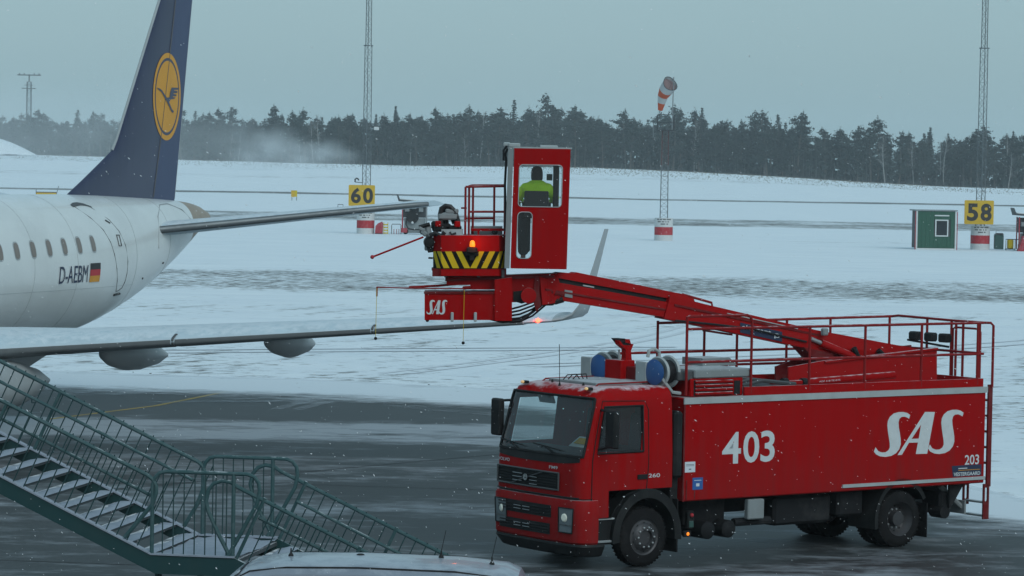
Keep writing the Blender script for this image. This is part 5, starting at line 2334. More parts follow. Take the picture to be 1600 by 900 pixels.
def nz_(t, vec, scale, detail=6, rough=.6, sc_=(1, 1, 1), rot=0.):
    mp = N(t, 'ShaderNodeMapping')
    mp.inputs['Scale'].default_value = sc_
    mp.inputs['Rotation'].default_value = (0, 0, rot)
    t.links.new(vec, mp.inputs[0])
    n = N(t, 'ShaderNodeTexNoise')
    n.inputs['Scale'].default_value = scale
    n.inputs['Detail'].default_value = detail
    n.inputs['Roughness'].default_value = rough
    t.links.new(mp.outputs[0], n.inputs['Vector'])
    return n.outputs[0]


def mth(t, op, a, c, d=None):
    n = N(t, 'ShaderNodeMath', operation=op)
    for i, q in enumerate((a, c, d)):
        if q is None:
            continue
        if isinstance(q, (int, float)):
            n.inputs[i].default_value = q
        else:
            t.links.new(q, n.inputs[i])
    return n.outputs[0]


def mrange(t, v, a, c, lo=0., hi=1.):
    n = N(t, 'ShaderNodeMapRange')
    n.inputs['From Min'].default_value = a
    n.inputs['From Max'].default_value = c
    n.inputs['To Min'].default_value = lo
    n.inputs['To Max'].default_value = hi
    t.links.new(v, n.inputs['Value'])
    return n.outputs[0]


def mixc(t, f, a, c):
    n = N(t, 'ShaderNodeMix', data_type='RGBA')
    t.links.new(f, n.inputs[0])
    for i, q in ((6, a), (7, c)):
        if isinstance(q, tuple):
            n.inputs[i].default_value = (*q, 1)
        else:
            t.links.new(q, n.inputs[i])
    return n.outputs[2]


# blown snow over grass and taxiways
m, t, pos, sp_ = posmat('snow_field_material')
bs = t.nodes['Principled BSDF']
amt = ramp_y(t, sp_, [(0, .22), (70, .22), (92, .33), (99, .26), (112, .25), (122, .22), (140, .25), (157, .21), (164, .40), (184, .40), (193, .19), (250, .14), (282, .16), (286, .30), (290, .16), (344, .17), (352, .42), (392, .42), (402, .19), (590, .17), (604, .50), (622, .50), (634, .18), (770, .17), (785, .30), (800, .30), (812, .17), (1000, .22)], 0, 1000)
fine = nz_(t, pos, 1.5, 10, .78, (.6, .8, 1), .12)
mid = nz_(t, pos, .11, 4, .55, (1, .6, 1), -.1)
drift = nz_(t, pos, .35, 6, .6, (.4, 1.0, 1), .25)
a_ = mth(t, 'ADD', fine, amt)
a_ = mth(t, 'ADD', a_, mth(t, 'MULTIPLY_ADD', mid, .45, -.225))
m1 = N(t, 'ShaderNodeMapping')
m1.inputs['Rotation'].default_value = (0, 0, radians(-70))
t.links.new(pos, m1.inputs[0])
diag = nz_(t, m1.outputs[0], 1.0, 5, .6, (.07, .85, 1))
near = ramp_y(t, sp_, [(0, 0), (92, 0), (99, 1), (135, 1), (158, .25), (200, .0)], 0, 400)
a_ = mth(t, 'ADD', a_, mth(t, 'MULTIPLY', mth(t, 'SUBTRACT', diag, .5), mth(t, 'MULTIPLY', near, .65)))
dash = nz_(t, pos, 3.2, 5, .6, (.45, .7, 1), .05)
band = ramp_y(t, sp_, [(0, .3), (96, .5), (140, .35), (158, .4), (164, 1), (186, 1), (194, .2), (330, .1), (400, .1)], 0, 400)
a_ = mth(t, 'ADD', a_, mth(t, 'MULTIPLY', mth(t, 'SUBTRACT', dash, .5), mth(t, 'MULTIPLY', band, 1.3)))
bare = mrange(t, a_, .82, .98)
snowc = mixc(t, mrange(t, drift, .3, .7), (.70, .77, .83), (.80, .86, .90))
soil = mixc(t, mid, (.085, .09, .085), (.16, .165, .16))
col = mixc(t, bare, snowc, soil)
t.links.new(col, bs.inputs['Base Color'])
bs.inputs['Roughness'].default_value = .85
bp = N(t, 'ShaderNodeBump')
bp.inputs['Strength'].default_value = .7
bp.inputs['Distance'].default_value = .2
t.links.new(mth(t, 'ADD', drift, mth(t, 'MULTIPLY', fine, .5)), bp.inputs['Height'])
t.links.new(bp.outputs[0], bs.inputs['Normal'])
M['ground'] = m
xs = [-1250, -700, -420]+[-300+12*i for i in range(51)]+[420, 700, 1250]
ys = [-60, 0, 60, 120, 200, 300, 400, 470]+[520+20*i for i in range(34)]+[1300, 1600, 2150]
b = MB()
b.add([(x, y, ground_z(x, y)) for y in ys for x in xs], [(j*len(xs)+i, j*len(xs)+i+1, (j+1)*len(xs)+i+1, (j+1)*len(xs)+i) for j in range(len(ys)-1) for i in range(len(xs)-1)])
struct(b.build('ground', M['ground'], None, 60))

# wet asphalt apron with thin wind-packed snow
m, t, pos, sp_ = posmat('apron_material')
bs = t.nodes['Principled BSDF']
amt = ramp_y(t, sp_, [(20, .20), (38, .26), (44, .24), (48, .30), (52, .34), (56, .28), (60, .38), (64, .30), (67, .42), (70, .40), (72.5, .26), (74.2, .40), (75.5, .60), (79.5, .62), (81.2, .26), (84, .10), (86.2, .26), (87.4, .08), (91, .12), (94, .36), (97, .55)], 0, 120)  # slush thinned close up, putting the foreground's darkness into the colour
fine = nz_(t, pos, 1.1, 9, .70, (.65, 1.25, 1), .1)
mid = nz_(t, pos, .20, 5, .6, (.8, 1.1, 1), -.12)
trk = nz_(t, pos, .5, 4, .55, (.12, 1.2, 1), .5)
a_ = mth(t, 'ADD', fine, amt)
a_ = mth(t, 'ADD', a_, mth(t, 'MULTIPLY_ADD', mid, .7, -.35))
a_ = mth(t, 'ADD', a_, mth(t, 'MULTIPLY_ADD', trk, .35, -.175))
slush = mrange(t, a_, .82, 1.10)
asp = mixc(t, mid, (.022, .025, .026), (.042, .045, .046))
bs.inputs['Specular IOR Level'].default_value = .28
col = mixc(t, slush, asp, (.30, .33, .36))
t.links.new(col, bs.inputs['Base Color'])
t.links.new(mrange(t, slush, 0, 1, .55, .85), bs.inputs['Roughness'])
bp = N(t, 'ShaderNodeBump')
bp.inputs['Strength'].default_value = .35
bp.inputs['Distance'].default_value = .03
t.links.new(fine, bp.inputs['Height'])
t.links.new(bp.outputs[0], bs.inputs['Normal'])
M['apron'] = m
edge = [(-120, 99), (-60, 96), (-14, 93.3), (-6, 91.5), (0, 88.8), (3.2, 84), (5.5, 76), (7.6, 67), (9.4, 61.7), (11.5, 60.0), (16, 57.5), (40, 50), (120, 44)]
pts = []
for (xa, ya), (xb, yb) in zip(edge, edge[1:]):
    n_ = max(2, int((xb-xa)/.35)) if -20 < xa < 20 else 8
    for i in range(n_):
        f = i/n_
        x, y = xa+(xb-xa)*f, ya+(yb-ya)*f
        y += 1.1*noise.noise(Vector((x*.5, 3.1, 0)))+.7*noise.noise(Vector((x*1.9, 9.7, 0)))
        pts.append((x, y))
pts += [(120, 44), (120, -55), (-120, -55)]
bm = bmesh.new()
vv = [bm.verts.new((x, y, .006)) for x, y in pts]
bmesh.ops.triangle_fill(bm, use_beauty=True, edges=[bm.edges.new((vv[i], vv[(i+1) % len(vv)])) for i in range(len(vv))])
me = bpy.data.meshes.new('apron')
bm.to_mesh(me)
bm.free()
me.materials.append(M['apron'])
for p_ in me.polygons:
    if p_.normal.z < 0:
        p_.flip()
o = bpy.data.objects.new('apron', me)
COL.objects.link(o)
struct(o)


def ground_strip(name, pts, wd, m, z=.011):
    b = MB()
    pts = [Vector((p_[0], p_[1], z)) for p_ in pts]
    vs = []
    for i, p_ in enumerate(pts):
        d = (pts[min(i+1, len(pts)-1)]-pts[max(i-1, 0)]).normalized()
        s = Vector((-d.y, d.x, 0))*wd/2
        vs += [p_-s, p_+s]
    b.add(vs, [(2*i, 2*i+1, 2*i+3, 2*i+2) for i in range(len(pts)-1)])
    return struct(b.build(name, m))


M['line'] = mat('worn_yellow_line', (.35, .24, .05), .7, dirt=.85, dirtcol=(.12, .12, .11), nscale=1.5)
M['joint'] = mat('joint_sealant', (.035, .037, .04), .7, dirt=.6, dirtcol=(.12, .13, .14), nscale=1.2)
ground_strip('painted_line', [(-11.5, 79.5), (-9.37, 84.4), (-7.4, 92.4)], .16, M['line'])
ground_strip('apron_joint', [(-16, 66.2), (4, 63.6)], .05, M['joint'])
ground_strip('apron_joint', [(-12, 58), (3, 76)], .05, M['joint'])
ground_strip('apron_joint', [(-14, 52.5), (12, 49)], .05, M['joint'])
# tyre tracks pressed into the snow beyond the apron
M['track'] = mat('pressed_snow', (.66, .71, .76), .8, dirt=.6, dirtcol=(.45, .48, .50), nscale=.8)
for k, (x0, y0, x1, y1, cx) in enumerate([(-4, 99, 9, 150, 3), (-3.2, 99, 9.9, 150, 3), (0, 104, 22, 128, 2), (1, 103.4, 23, 127, 2), (-22, 104, 6, 116, -1), (-21, 102.8, 7, 114.8, -1)]):
    ground_strip('tyre_track', [(x0+(x1-x0)*f/16+cx*sin(pi*f/16), y0+(y1-y0)*f/16) for f in range(17)], .30, M['track'], .010+.003*k)
def gp(x, y, z=.0):
    d = fw + cu*((x-800)/F) + cv*((450-y)/F)
    q = Vector((0, 0, EYE)) + d*((z-EYE)/d.z)
    return (q.x, q.y)


def patchy(name, colr, lo, hi, attr=None, amount=1.):
    """Thin snow that lets the ground through in ragged patches."""
    m, t, pos, sp_ = posmat(name)
    b_ = t.nodes['Principled BSDF']
    b_.inputs['Roughness'].default_value = .9
    b_.inputs['Base Color'].default_value = (*colr, 1)
    f1 = nz_(t, pos, 2.2, 8, .7, (.5, .9, 1), .2)
    f2 = nz_(t, pos, .5, 4, .6, (.6, .8, 1), -.3)
    v = mth(t, 'MULTIPLY_ADD', f2, .6, mth(t, 'MULTIPLY', f1, .6))
    if attr:
        at_ = N(t, 'ShaderNodeAttribute', attribute_name=attr)
        v = mth(t, 'ADD', v, mth(t, 'MULTIPLY_ADD', at_.outputs['Fac'], .9, -.45))
    k = mrange(t, v, lo, hi, 0, amount)
    tr = N(t, 'ShaderNodeBsdfTransparent')
    mxs = N(t, 'ShaderNodeMixShader')
    t.links.new(k, mxs.inputs[0])
    t.links.new(tr.outputs[0], mxs.inputs[1])
    t.links.new(b_.outputs[0], mxs.inputs[2])
    t.links.new(mxs.outputs[0], t.nodes['Material Output'].inputs[0])
    return m


M['slush'] = patchy('packed_slush', (.30, .34, .37), .48, .85, None, .75)
M['margin'] = patchy('thin_snow_margin', (.66, .72, .77), .42, .85, 'fade', .95)
b = MB()
fd = []
ex = [-40+.4*i for i in range(166)]
for X_ in ex:
    ye = lerp_tab(edge, X_)
    sp2 = min(1, max(.35, (14-X_)/14))
    for k, (d_, f_) in enumerate(((-7.5, 0), (-4.5, .30), (-2.2, .62), (-.6, .92), (2.0, 1.0), (4.0, .55))):
        b.v.append(Vector((X_-(0 if X_ < 3 else -d_*.35), ye+d_*sp2, .026)))
        fd.append(f_)
for i in range(len(ex)-1):
    for k in range(5):
        b.f.append((i*6+k, (i+1)*6+k, (i+1)*6+k+1, i*6+k+1))
me = bpy.data.meshes.new('slush_margin')
me.from_pydata([tuple(p_) for p_ in b.v], [], b.f)
me.materials.append(M['margin'])
a_t = me.attributes.new('fade', 'FLOAT', 'POINT')
a_t.data.foreach_set('value', fd)
o = bpy.data.objects.new('slush_margin', me)
COL.objects.link(o)
struct(o)
gk = 0
for (xa, ya), (xb, yb), wd in (((430, 640), (568, 606), .35), ((462, 641), (612, 606), .35), ((120, 615), (240, 598), .4), ((240, 630), (520, 625), .7), ((500, 621), (800, 652), .8)):
    p_, q_ = gp(xa, ya), gp(xb, yb)
    ground_strip('tyre_track', [(p_[0]+(q_[0]-p_[0])*f/8, p_[1]+(q_[1]-p_[1])*f/8+.25*sin(f)) for f in range(9)], wd, M['slush'], .010+.003*gk)
    gk += 1
# dark clods thrown up along the ploughed edge
b = MB()
rc = random.Random(31)
for i in range(170):
    f = rc.random()
    X_ = -18+24*f
    Y_ = lerp_tab(edge, X_)+rc.gauss(1.5, 1.6)
    s_ = rc.uniform(.008, .030)
    b.box((X_, Y_, s_*.4), (s_*rc.uniform(1, 2.4), s_*2, s_), Matrix.Rotation(rc.uniform(0, 3), 3, 'Z'))
M['clod'] = mat('dirty_clod', (.07, .07, .065), .9)
struct(b.build('slush_clods', M['clod']), 'stuff')
# low snow bank far left
b = MB()
c0 = at(-12, 236, 1000)
nr, na = 8, 28
vs = [(c0.x, c0.y, c0.z+4.4)]
for i in range(1, nr+1):
    f = i/nr
    for k in range(na):
        a = 2*pi*k/na
        vs.append((c0.x+14*f*cos(a), c0.y+12*f*sin(a), c0.z+4.4*(1-f**1.5)-1.0*f+.4*noise.noise(Vector((f*3, a*2, 1)))))
fs = [(0, 1+k, 1+(k+1) % na) for k in range(na)]
for i in range(nr-1):
    for k in range(na):
        fs.append((1+i*na+k, 1+i*na+(k+1) % na, 1+(i+1)*na+(k+1) % na, 1+(i+1)*na+k))
b.add(vs, fs)
struct(b.build('snow_bank', M['ground'], None, 60))


# ================================================================== stand masts, signs, windsock
def lattice(root, x0, w0, z0, z1, w1, m, sides=3, step=.55, r=.035, rot=.5, name='leg'):
    """Lattice section: legs one by one, all its bracing one part."""
    ang = [rot+2*pi*k/sides for k in range(sides)]
    c = lambda k, z: Vector((x0[0]+(w0+(w1-w0)*(z-z0)/(z1-z0))*cos(ang[k % sides])*.577, x0[1]+(w0+(w1-w0)*(z-z0)/(z1-z0))*sin(ang[k % sides])*.577, z))
    for k in range(sides):
        b = MB()
        b.tube(c(k, z0), c(k, z1), r, 6)
        b.build(name, m, root)
    b = MB()
    n = int((z1-z0)/step)
    for i in range(n):
        za_, zb_ = z0+(z1-z0)*i/n, z0+(z1-z0)*(i+1)/n
        for k in range(sides):
            if i % 2:
                b.tube(c(k, za_), c(k+1, zb_), r*.45, 4, cap=False)
            else:
                b.tube(c(k+1, za_), c(k, zb_), r*.45, 4, cap=False)
            b.tube(c(k, zb_), c(k+1, zb_), r*.4, 4, cap=False)
    b.build('bracing', m, root)


def base_block(root, w_=.80, round_=True):
    for nm, z0, z1, m in (('base_foot', 0, .50, M['concrete']), ('red_band', .502, 1.20, M['redband']), ('base_top', 1.202, 1.98, M['concrete'])):
        b = MB()
        b.lathe([(w_, z0), (w_, z1)], (0, 0, 0), (0, 0, 1), 20)
        b.build(nm, m, root, 40)
    b = MB()
    for j, (z, segs) in enumerate(((1.82, ((-.6, -.45), (-.38, -.2), (-.12, .15), (.22, .6))), (1.62, ((-.55, -.3), (-.2, .0), (.1, .2), (.3, .42))), (1.42, ((-.3, .1), (.2, .34))))):
        for xa, xb in segs:
            n_ = 3
            vs = []
            for i in range(n_+1):
                x = xa+(xb-xa)*i/n_
                y = -sqrt(max(0, (w_+.006)**2-x*x))
                vs += [(x, y, z), (x, y, z+.09)]
            b.add(vs, [(2*i, 2*i+1, 2*i+3, 2*i+2) for i in range(n_)])
    b.build('small_print', M['dkgrey'], root)


def stand_mast(x, y, Y, label):
    p0 = at(x, y, Y)
    t = thing('stand_mast', label, 'mast', Vector((p0.x, p0.y, 0)), 0, 'lattice masts at the aircraft stands')
    base_block(t)
    lattice(t, (0, .0), .74, 1.98, 16.8, .62, M['masksteel'])
    b = MB()
    b.lathe([(.44, 16.78), (.44, 16.86)], (0, 0, 0), (0, 0, 1), 12)
    b.build('flange', M['masksteel'], t)
    lattice(t, (0, 0), .50, 16.86, 27.5, .42, M['masksteel'], step=.45)
    b = MB()
    b.cbox((0, 0, 27.6), (3.2, .12, .12))
    hd = b.build('lamp_crossbar', M['masksteel'], t)
    for k in range(4):
        b = MB()
        b.cbox((-1.35+.9*k, -.2, 27.85), (.6, .3, .4), .05)
        b.build('floodlight', M['grey'], hd)
    return t, p0


def digit_sign(x0, y0, x1, y1, Y, s, label):
    a, c = at(x0, y1, Y), at(x1, y0, Y)
    cen = (a+c)/2
    t = thing('stand_sign', label, 'sign', cen, 0, 'yellow stand number signs')
    w_, h_ = c.x-a.x, c.z-a.z
    h_ = abs(h_)
    b = MB()
    b.plate(rrect(-w_/2, -h_/2, w_/2, h_/2, .08), [], (0, -.04, 0), (1, 0, 0), (0, 0, 1), (0, .08, 0))
    b.build('panel', M['sign'], t)
    b = MB()
    for z in (-h_*.3, h_*.3):
        b.bb((-w_*.45, .045, z-.05), (w_*.45, .12, z+.05))
    b.build('back_rail', M['galv'], t)
    for i, ch in enumerate(s):
        u0_, u1_ = (-.41, -.03) if i == 0 else (.05, .43)
        lettering('digit', ch, lambda u, v: (w_*(u0_+(u1_-u0_)*u), -.048, h_*(-.37+.74*v)), M['signk'], t, .035)
    return t


m60, p60 = stand_mast(571, 365, 286.8, 'grey lattice mast behind the 60 sign with a small camera on it')
m58, p58 = stand_mast(1531, 390.5, 267.7, 'grey lattice mast behind the 58 sign beside the green hut')
b = MB()
b.tube((.15, -.2, 9.3), (.8, -.3, 9.35), .03)
k = b.build('camera_arm', M['masksteel'], m60)
b = MB()
b.cbox((.85, -.4, 9.42), (.45, .3, .3), .04)
b.build('camera_housing', M['concrete'], k)
digit_sign(544.5, 289.5, 586, 321.5, 285.8, '60', 'yellow sign with black 60 in front of a lattice mast')
digit_sign(1506.5, 313.5, 1553, 350, 266.7, '58', 'yellow sign with black 58 to the right of the green hut')
# small hook on the mast of stand 60
b = MB()
b.pipe([(-1.0, 0, 4.6), (-1.0, 0, 4.85), (-.85, 0, 4.95), (-.7, 0, 4.85), (-.7, 0, 4.75)], .07, 6)
b.tube((-1.0, 0, 4.6), (-.3, 0, 4.55), .03)
b.build('lamp_hook', M['dksteel'], m60)

# windsock on its tower
pw = at(1036.5, 377, 279.9)
wsk = thing('windsock_mast', 'slim lattice windsock mast with a platform on a red and white base', 'mast', Vector((pw.x, pw.y, 0)))
base_block(wsk, .81)
lattice(wsk, (-.0, 0), .80, 1.98, 6.6, .72, M['masksteel'], 4, .5, .03, .7)
lattice(wsk, (.0, 0), .72, 6.6, 9.6, .66, M['redmast'], 4, .5, .03, .7)
b = MB()
b.bb((-.75, -.6, 9.6), (.75, .6, 9.68))
b.build('platform', M['dksteel'], wsk)
for x, y in ((-.72, -.57), (.72, -.57), (-.72, .57), (.72, .57)):
    b = MB()
    b.tube((x, y, 9.68), (x, y, 11.0), .03, 6)
    b.build('platform_post', M['dksteel'], wsk)
b = MB()
for z in (10.3, 11.0):
    b.pipe([(-.72, -.57, z), (.72, -.57, z), (.72, .57, z), (-.72, .57, z), (-.72, -.57, z)], .025, 6)
b.build('platform_rail', M['dksteel'], wsk)
b = MB()
b.tube((.55, -.3, 9.68), (.62, -.3, 14.3), .05, 8)
b.tube((-1.05, 0, 9.0), (-1.05, 0, 10.2), .03, 6)
pole = b.build('pole', M['galv'], wsk)
S_a, S_b = at(1047.0, 131, 279.5)-Vector((pw.x, pw.y, 0)), at(1032.5, 172, 279.5)-Vector((pw.x, pw.y, 0))
S_b.y += 1.1
sk = thing('windsock', 'orange and white striped windsock hanging limply from its pole', 'windsock', Vector((pw.x, pw.y, 0)))
cl = [S_a, S_a+(S_b-S_a)*.22+Vector((-.18, .25, -.1)), S_a+(S_b-S_a)*.46+Vector((-.2, .3, -.05)), S_a+(S_b-S_a)*.73+Vector((-.1, .15, 0)), S_b]
rr = [.68, .60, .46, .34, .20]
axs = [(S_b-S_a).normalized()*.55+Vector((-.25, .65, .0)), None]


def frame_(i):
    d = (cl[min(i+1, 4)]-cl[max(i-1, 0)]).normalized()
    if i == 0:
        d = Vector((-.45, .75, -.48)).normalized()
    a = d.cross(Vector((0, 0, 1))).normalized()
    return a, d.cross(a)


def ring_(i, f=0., n=18):
    out = []
    j = min(i+1, 4)
    for k in range(n):
        th = 2*pi*k/n
        q = []
        for ii in (i, j):
            a, bq = frame_(ii)
            q.append(cl[ii]+(a*cos(th)+bq*sin(th))*rr[ii]*(1+.06*sin(3*th+ii)))
        out.append(q[0].lerp(q[1], f))
    return out


for i, m_ in enumerate(('sockw', 'socko', 'sockw', 'socko')):
    b = MB()
    R = [ring_(i, f/3) for f in range(4)]
    n = len(R[0])
    b.add([p_ for r_ in R for p_ in r_], [(j*n+k, j*n+(k+1) % n, (j+1)*n+(k+1) % n, (j+1)*n+k) for j in range(3) for k in range(n)])
    b.build('sock_band', M[m_], sk, True)
b = MB()
r0 = ring_(0)
b.pipe(r0+[r0[0]], .03, 5)
for k in (0, 6, 12):
    b.tube(r0[k], S_a+Vector((.12, -.35, .0)), .015, 4)
b.build('mouth_hoop', M['dksteel'], sk)
b = MB()
r1 = [S_a.lerp(p_, .93)+Vector((-.1, .16, -.1)) for p_ in r0]
b.add(r1+[S_a+Vector((-.3, .5, -.3))], [(k, (k+1) % 18, 18) for k in range(18)])
b.build('lining', M['sockin'], sk, True)

# far tower on the left
pt_ = at(45, 181, 1150)
rt = thing('radio_tower', 'faint distant lattice tower with crossarms above the left-hand trees', 'tower', Vector((pt_.x, pt_.y, 6)))
lattice(rt, (0, 0), 2.2, 0, 26.5, 1.7, M['masksteel'], 4, 1.6, .14, .78)
b = MB()
b.bb((-2.6, -.6, 24.0), (2.4, .6, 24.3))
b.bb((-1.6, -.6, 25.2), (1.4, .6, 25.4))
b.build('platform', M['masksteel'], rt)
b = MB()
b.tube((0, 0, 26.5), (0, 0, 29.2), .25)
b.bb((-4.2, -.3, 28.7), (4.2, .3, 29.1))
for x in (-3.5, -1.8, 1.8, 3.5):
    b.bb((x-.15, -.3, 29.1), (x+.15, .3, 29.6))
b.build('crossarm', M['masksteel'], rt)

# green hut
hA, hB = at(1431, 391, 264.5), at(1494, 391, 264.5)
hut = thing('green_hut', 'small dark green hut with one white-framed window beside the 58 sign', 'hut', Vector((hA.x, hA.y, 0)), .07)
hw_, hd_, hh_ = (hB-hA).length, 2.4, 3.25
b = MB()
b.bb((.1, .06, .12), (hw_-.1, hd_-.06, hh_-.06))
b.build('wall_core', M['dksteel'], hut)
npan = 9
wx0, wx1, wz0, wz1 = hw_*.47, hw_*.80, 1.1, 2.5
for k in range(npan):
    xa, xb = .12+(hw_-.24)*k/npan, .12+(hw_-.24)*(k+1)/npan-.012
    segs = [(.15, hh_-.08)]
    if xb > wx0 and xa < wx1:
        segs = [(.15, wz0), (wz1, hh_-.08)]
    for z0, z1 in segs:
        b = MB()
        b.bb((xa, 0, z0), (xb, .055, z1))
        b.build('wall_panel', M['hut'], hut)
for k in range(5):
    ya, yb = .06+(hd_-.12)*k/5, .06+(hd_-.12)*(k+1)/5-.012
    b = MB()
    b.bb((hw_-.055, ya, .15), (hw_, yb, hh_-.08))
    b.build('end_panel', M['hutside'], hut)
for x in (-.02, hw_-.1):
    b = MB()
    b.bb((x, -.03, .0), (x+.12, .09, hh_-.06))
    b.build('corner_trim', M['trim'], hut)
for x in (-.10, hw_+.06):
    b = MB()
    b.bb((x, -.02, .0), (x+.06, .05, hh_-.1))
    b.build('red_edge', M['redtarp'], hut)
b = MB()
b.bb((-.12, -.08, hh_-.055), (hw_+.1, hd_+.08, hh_+.05))
b.build('roof', M['grey'], hut)
b = MB()
b.plate([(wx0, wz0), (wx1, wz0), (wx1, wz1), (wx0, wz1)], [[(wx0+.1, wz0+.1), (wx1-.1, wz0+.1), (wx1-.1, wz1-.1), (wx0+.1, wz1-.1)]], (0, -.05, 0), (1, 0, 0), (0, 0, 1), (0, .09, 0))
wf_ = b.build('window', M['trim'], hut)
b = MB()
b.bb((wx0+.09, .0, wz0+.09), (wx1-.09, .02, wz1-.09))
b.build('pane', M['vanglass'], wf_)
b = MB()
b.bb((wx0-.05, -.06, 2.78), (wx1+.06, .0, 2.88))
b.build('strip_light', M['trim'], hut)
b = MB()
b.bb((0, -.04, .0), (hw_, .02, .12))
b.build('bottom_rail', M['trim'], hut)


# hose-reel carts of the stands
def cart(x, y, Y, w_, label):
    p0 = at(x, y, Y)
    t = thing('service_cart', label, 'cart', Vector((p0.x, p0.y, 0)), 0, 'service carts at the stands')
    h_ = 3.0
    for xx in (0, w_-.1):
        for yy in (0, 1.3):
            b = MB()
            b.bb((xx, yy, .12), (xx+.09, yy+.09, h_-.2))
            b.build('frame_post', M['galv'] if xx else M['redtarp'], t)
    b = MB()
    b.prism([(-.32, -.1, h_-.05), (w_+.1, -.1, h_-.22), (w_+.1, -.1, h_-.1), (-.25, -.1, h_+.12), (-.42, -.1, h_+.55), (-.5, -.1, h_+.55)], (0, 1.7, 0))
    cp_ = b.build('canopy', M['dksteel'], t)
    b = MB()
    b.prism([(-.2, -.12, h_+.13), (w_+.08, -.12, h_-.08), (w_+.08, -.12, h_-.04), (-.2, -.12, h_+.19)], (0, 1.7, 0))
    b.build('canopy_edge', M['trim'], cp_)
    b = MB()
    b.bb((.2, .3, .12), (w_-.15, 1.2, 1.45))
    b.build('cabinet', M['grey'], t)
    b = MB()
    b.bb((.05, .6, 1.5), (w_-.12, 1.25, h_-.25))
    b.build('dark_recess', M['dksteel'], t)
    for k in range(3):
        b = MB()
        b.cbox((.45+.62*k, .45, 2.2+.25*(k % 2)), (.42, .3, .38), .04)
        b.build('control_box', M['grey'], t)
    b = MB()
    b.lathe([(.5, -.1), (.56, -.12), (.56, .12), (.5, .1)], (.95, .1, 1.55), (0, 1, 0), 24)
    rl = b.build('hose_reel', M['black'], t, 40)
    b = MB()
    b.ball((.95, -.05, 1.05), .12)
    b.build('reel_hub', M['trim'], rl, True)
    b = MB()
    b.pipe([(.45, -.05, 1.5), (.38, -.05, .9), (.6, -.05, .5), (1.1, -.05, .42), (1.8, -.05, .45), (w_, -.05, .42)], .06, 6)
    b.build('hose', M['hose'], rl, True)
    for xx in (.35, w_-.4):
        b = MB()
        b.lathe([(.2, -.08), (.24, -.06), (.24, .06), (.2, .08)], (xx, .25, .24), (0, 1, 0), 18)
        b.build('wheel', M['rubber'], t, 40)
    b = MB()
    b.bb((-.05, -.02, .15), (.5, .0, .55))
    b.build('tarp', M['redtarp'], t)
    return t


cart(627.5, 366, 287, 2.25, 'grey service cart with a black hose reel right of the 60 sign')
cart(1591, 392, 266, 2.4, 'service cart with a red cover at the right edge of the picture')


def onground(name, label, cat, x, y, Y, group=None):
    p0 = at(x, y, Y)
    return thing(name, label, cat, Vector((p0.x, p0.y, 0)), 0, group)


t = onground('covered_hydrant', 'small red snow-dusted cover beside the 60 mast base', 'cover', 592, 366, 286)
b = MB()
b.prism([(-.35, 0, .0), (.32, 0, .0), (.36, 0, .95), (.25, 0, 1.12), (-.1, 0, .95), (-.32, 0, .72)], (0, .55, 0))
b.build('tarp', M['redtarp'], t)
b = MB()
b.bb((-.37, -.01, .0), (.35, .56, .06))
b.build('pallet', M['dksteel'], t)
t = onground('yellow_stand', 'little yellow stand next to the red cover by the 60 sign', 'stand', 601.5, 366, 286)
for z in (.1, .35, .6, .85):
    b = MB()
    b.cbox((.05, .15, z), (.42, .3, .10), .02)
    b.build('shelf', M['yellow'], t)
for x in (-.14, .22):
    b = MB()
    b.bb((x, .0, 0), (x+.05, .3, 1.05))
    b.build('upright', M['yellow'], t)
t = onground('hoop_barrier', 'low grey hoop barrier between the 60 sign and the service cart', 'barrier', 618, 366, 287.5)
b = MB()
b.pipe([(-.36, 0, 0), (-.36, 0, .78), (-.30, 0, .88), (.42, 0, .88), (.48, 0, .78), (.48, 0, 0)], .04, 6)
b.build('hoop', M['galv'], t)
for x in (-.15, .1, .3):
    b = MB()
    b.tube((x, 0, 0), (x, 0, .45), .03)
    b.build('stub', M['redtarp'], t)
t = onground('green_bin', 'dark green waste bin to the right of the 58 mast base', 'bin', 1561, 391, 267)
b = MB()
b.cbox((0, .3, .68), (.75, .6, 1.2), .05)
b.build('bin_body', M['binbox'], t)
b = MB()
b.prism([(-.38, 0, 1.29), (.38, 0, 1.29), (.3, 0, 1.42), (-.2, 0, 1.42)], (0, .6, 0))
b.build('lid', M['dksteel'], t)
b = MB()
b.pipe([(-.3, .0, 1.3), (-.28, 0, 1.6), (.0, 0, 1.62)], .025, 5)
b.build('handle', M['galv'], t)
t = onground('yellow_drum', 'yellow drum in a low frame between the green bin and red-covered cart', 'drum', 1578, 391.5, 267)
b = MB()
b.lathe([(.22, .15), (.27, .2), (.27, .85), (.22, .9)], (.05, .2, 0), (0, 0, 1), 16)
b.build('drum', M['yellow'], t, 40)
b = MB()
b.pipe([(-.35, 0, 0), (-.35, 0, .92), (.7, 0, .92)], .035, 6)
b.pipe([(.42, 0, 0), (.42, 0, .92)], .03, 6)
b.bb((-.35, .0, .08), (.45, .4, .14))
b.build('frame', M['dksteel'], t)
t = onground('red_covered_load', 'red tarpaulin load at the right edge beside the yellow drum', 'load', 1596, 392, 264.5)
b = MB()
b.prism([(-.3, 0, 0), (1.4, 0, 0), (1.4, 0, 1.25), (.1, 0, 1.25), (-.05, 0, .6)], (0, .8, 0))
b.build('tarp', M['redtarp'], t)
b = MB()
b.prism([(.12, -.01, 1.1), (.28, -.01, 1.1), (.9, -.01, .2), (.75, -.01, .2)], (0, .01, 0))
b.build('white_stripe', M['trim'], t)
t = onground('marker_box', 'small yellow marker box on two legs left of the 60 sign', 'marker', 459.5, 313, 505)
b = MB()
b.bb((-.48, 0, .55), (.05, .3, 1.6))
b.build('panel', M['sign'], t)
b = MB()
b.bb((.07, .02, .6), (.45, .3, 1.6))
b.build('side_panel', M['yellow'], t)
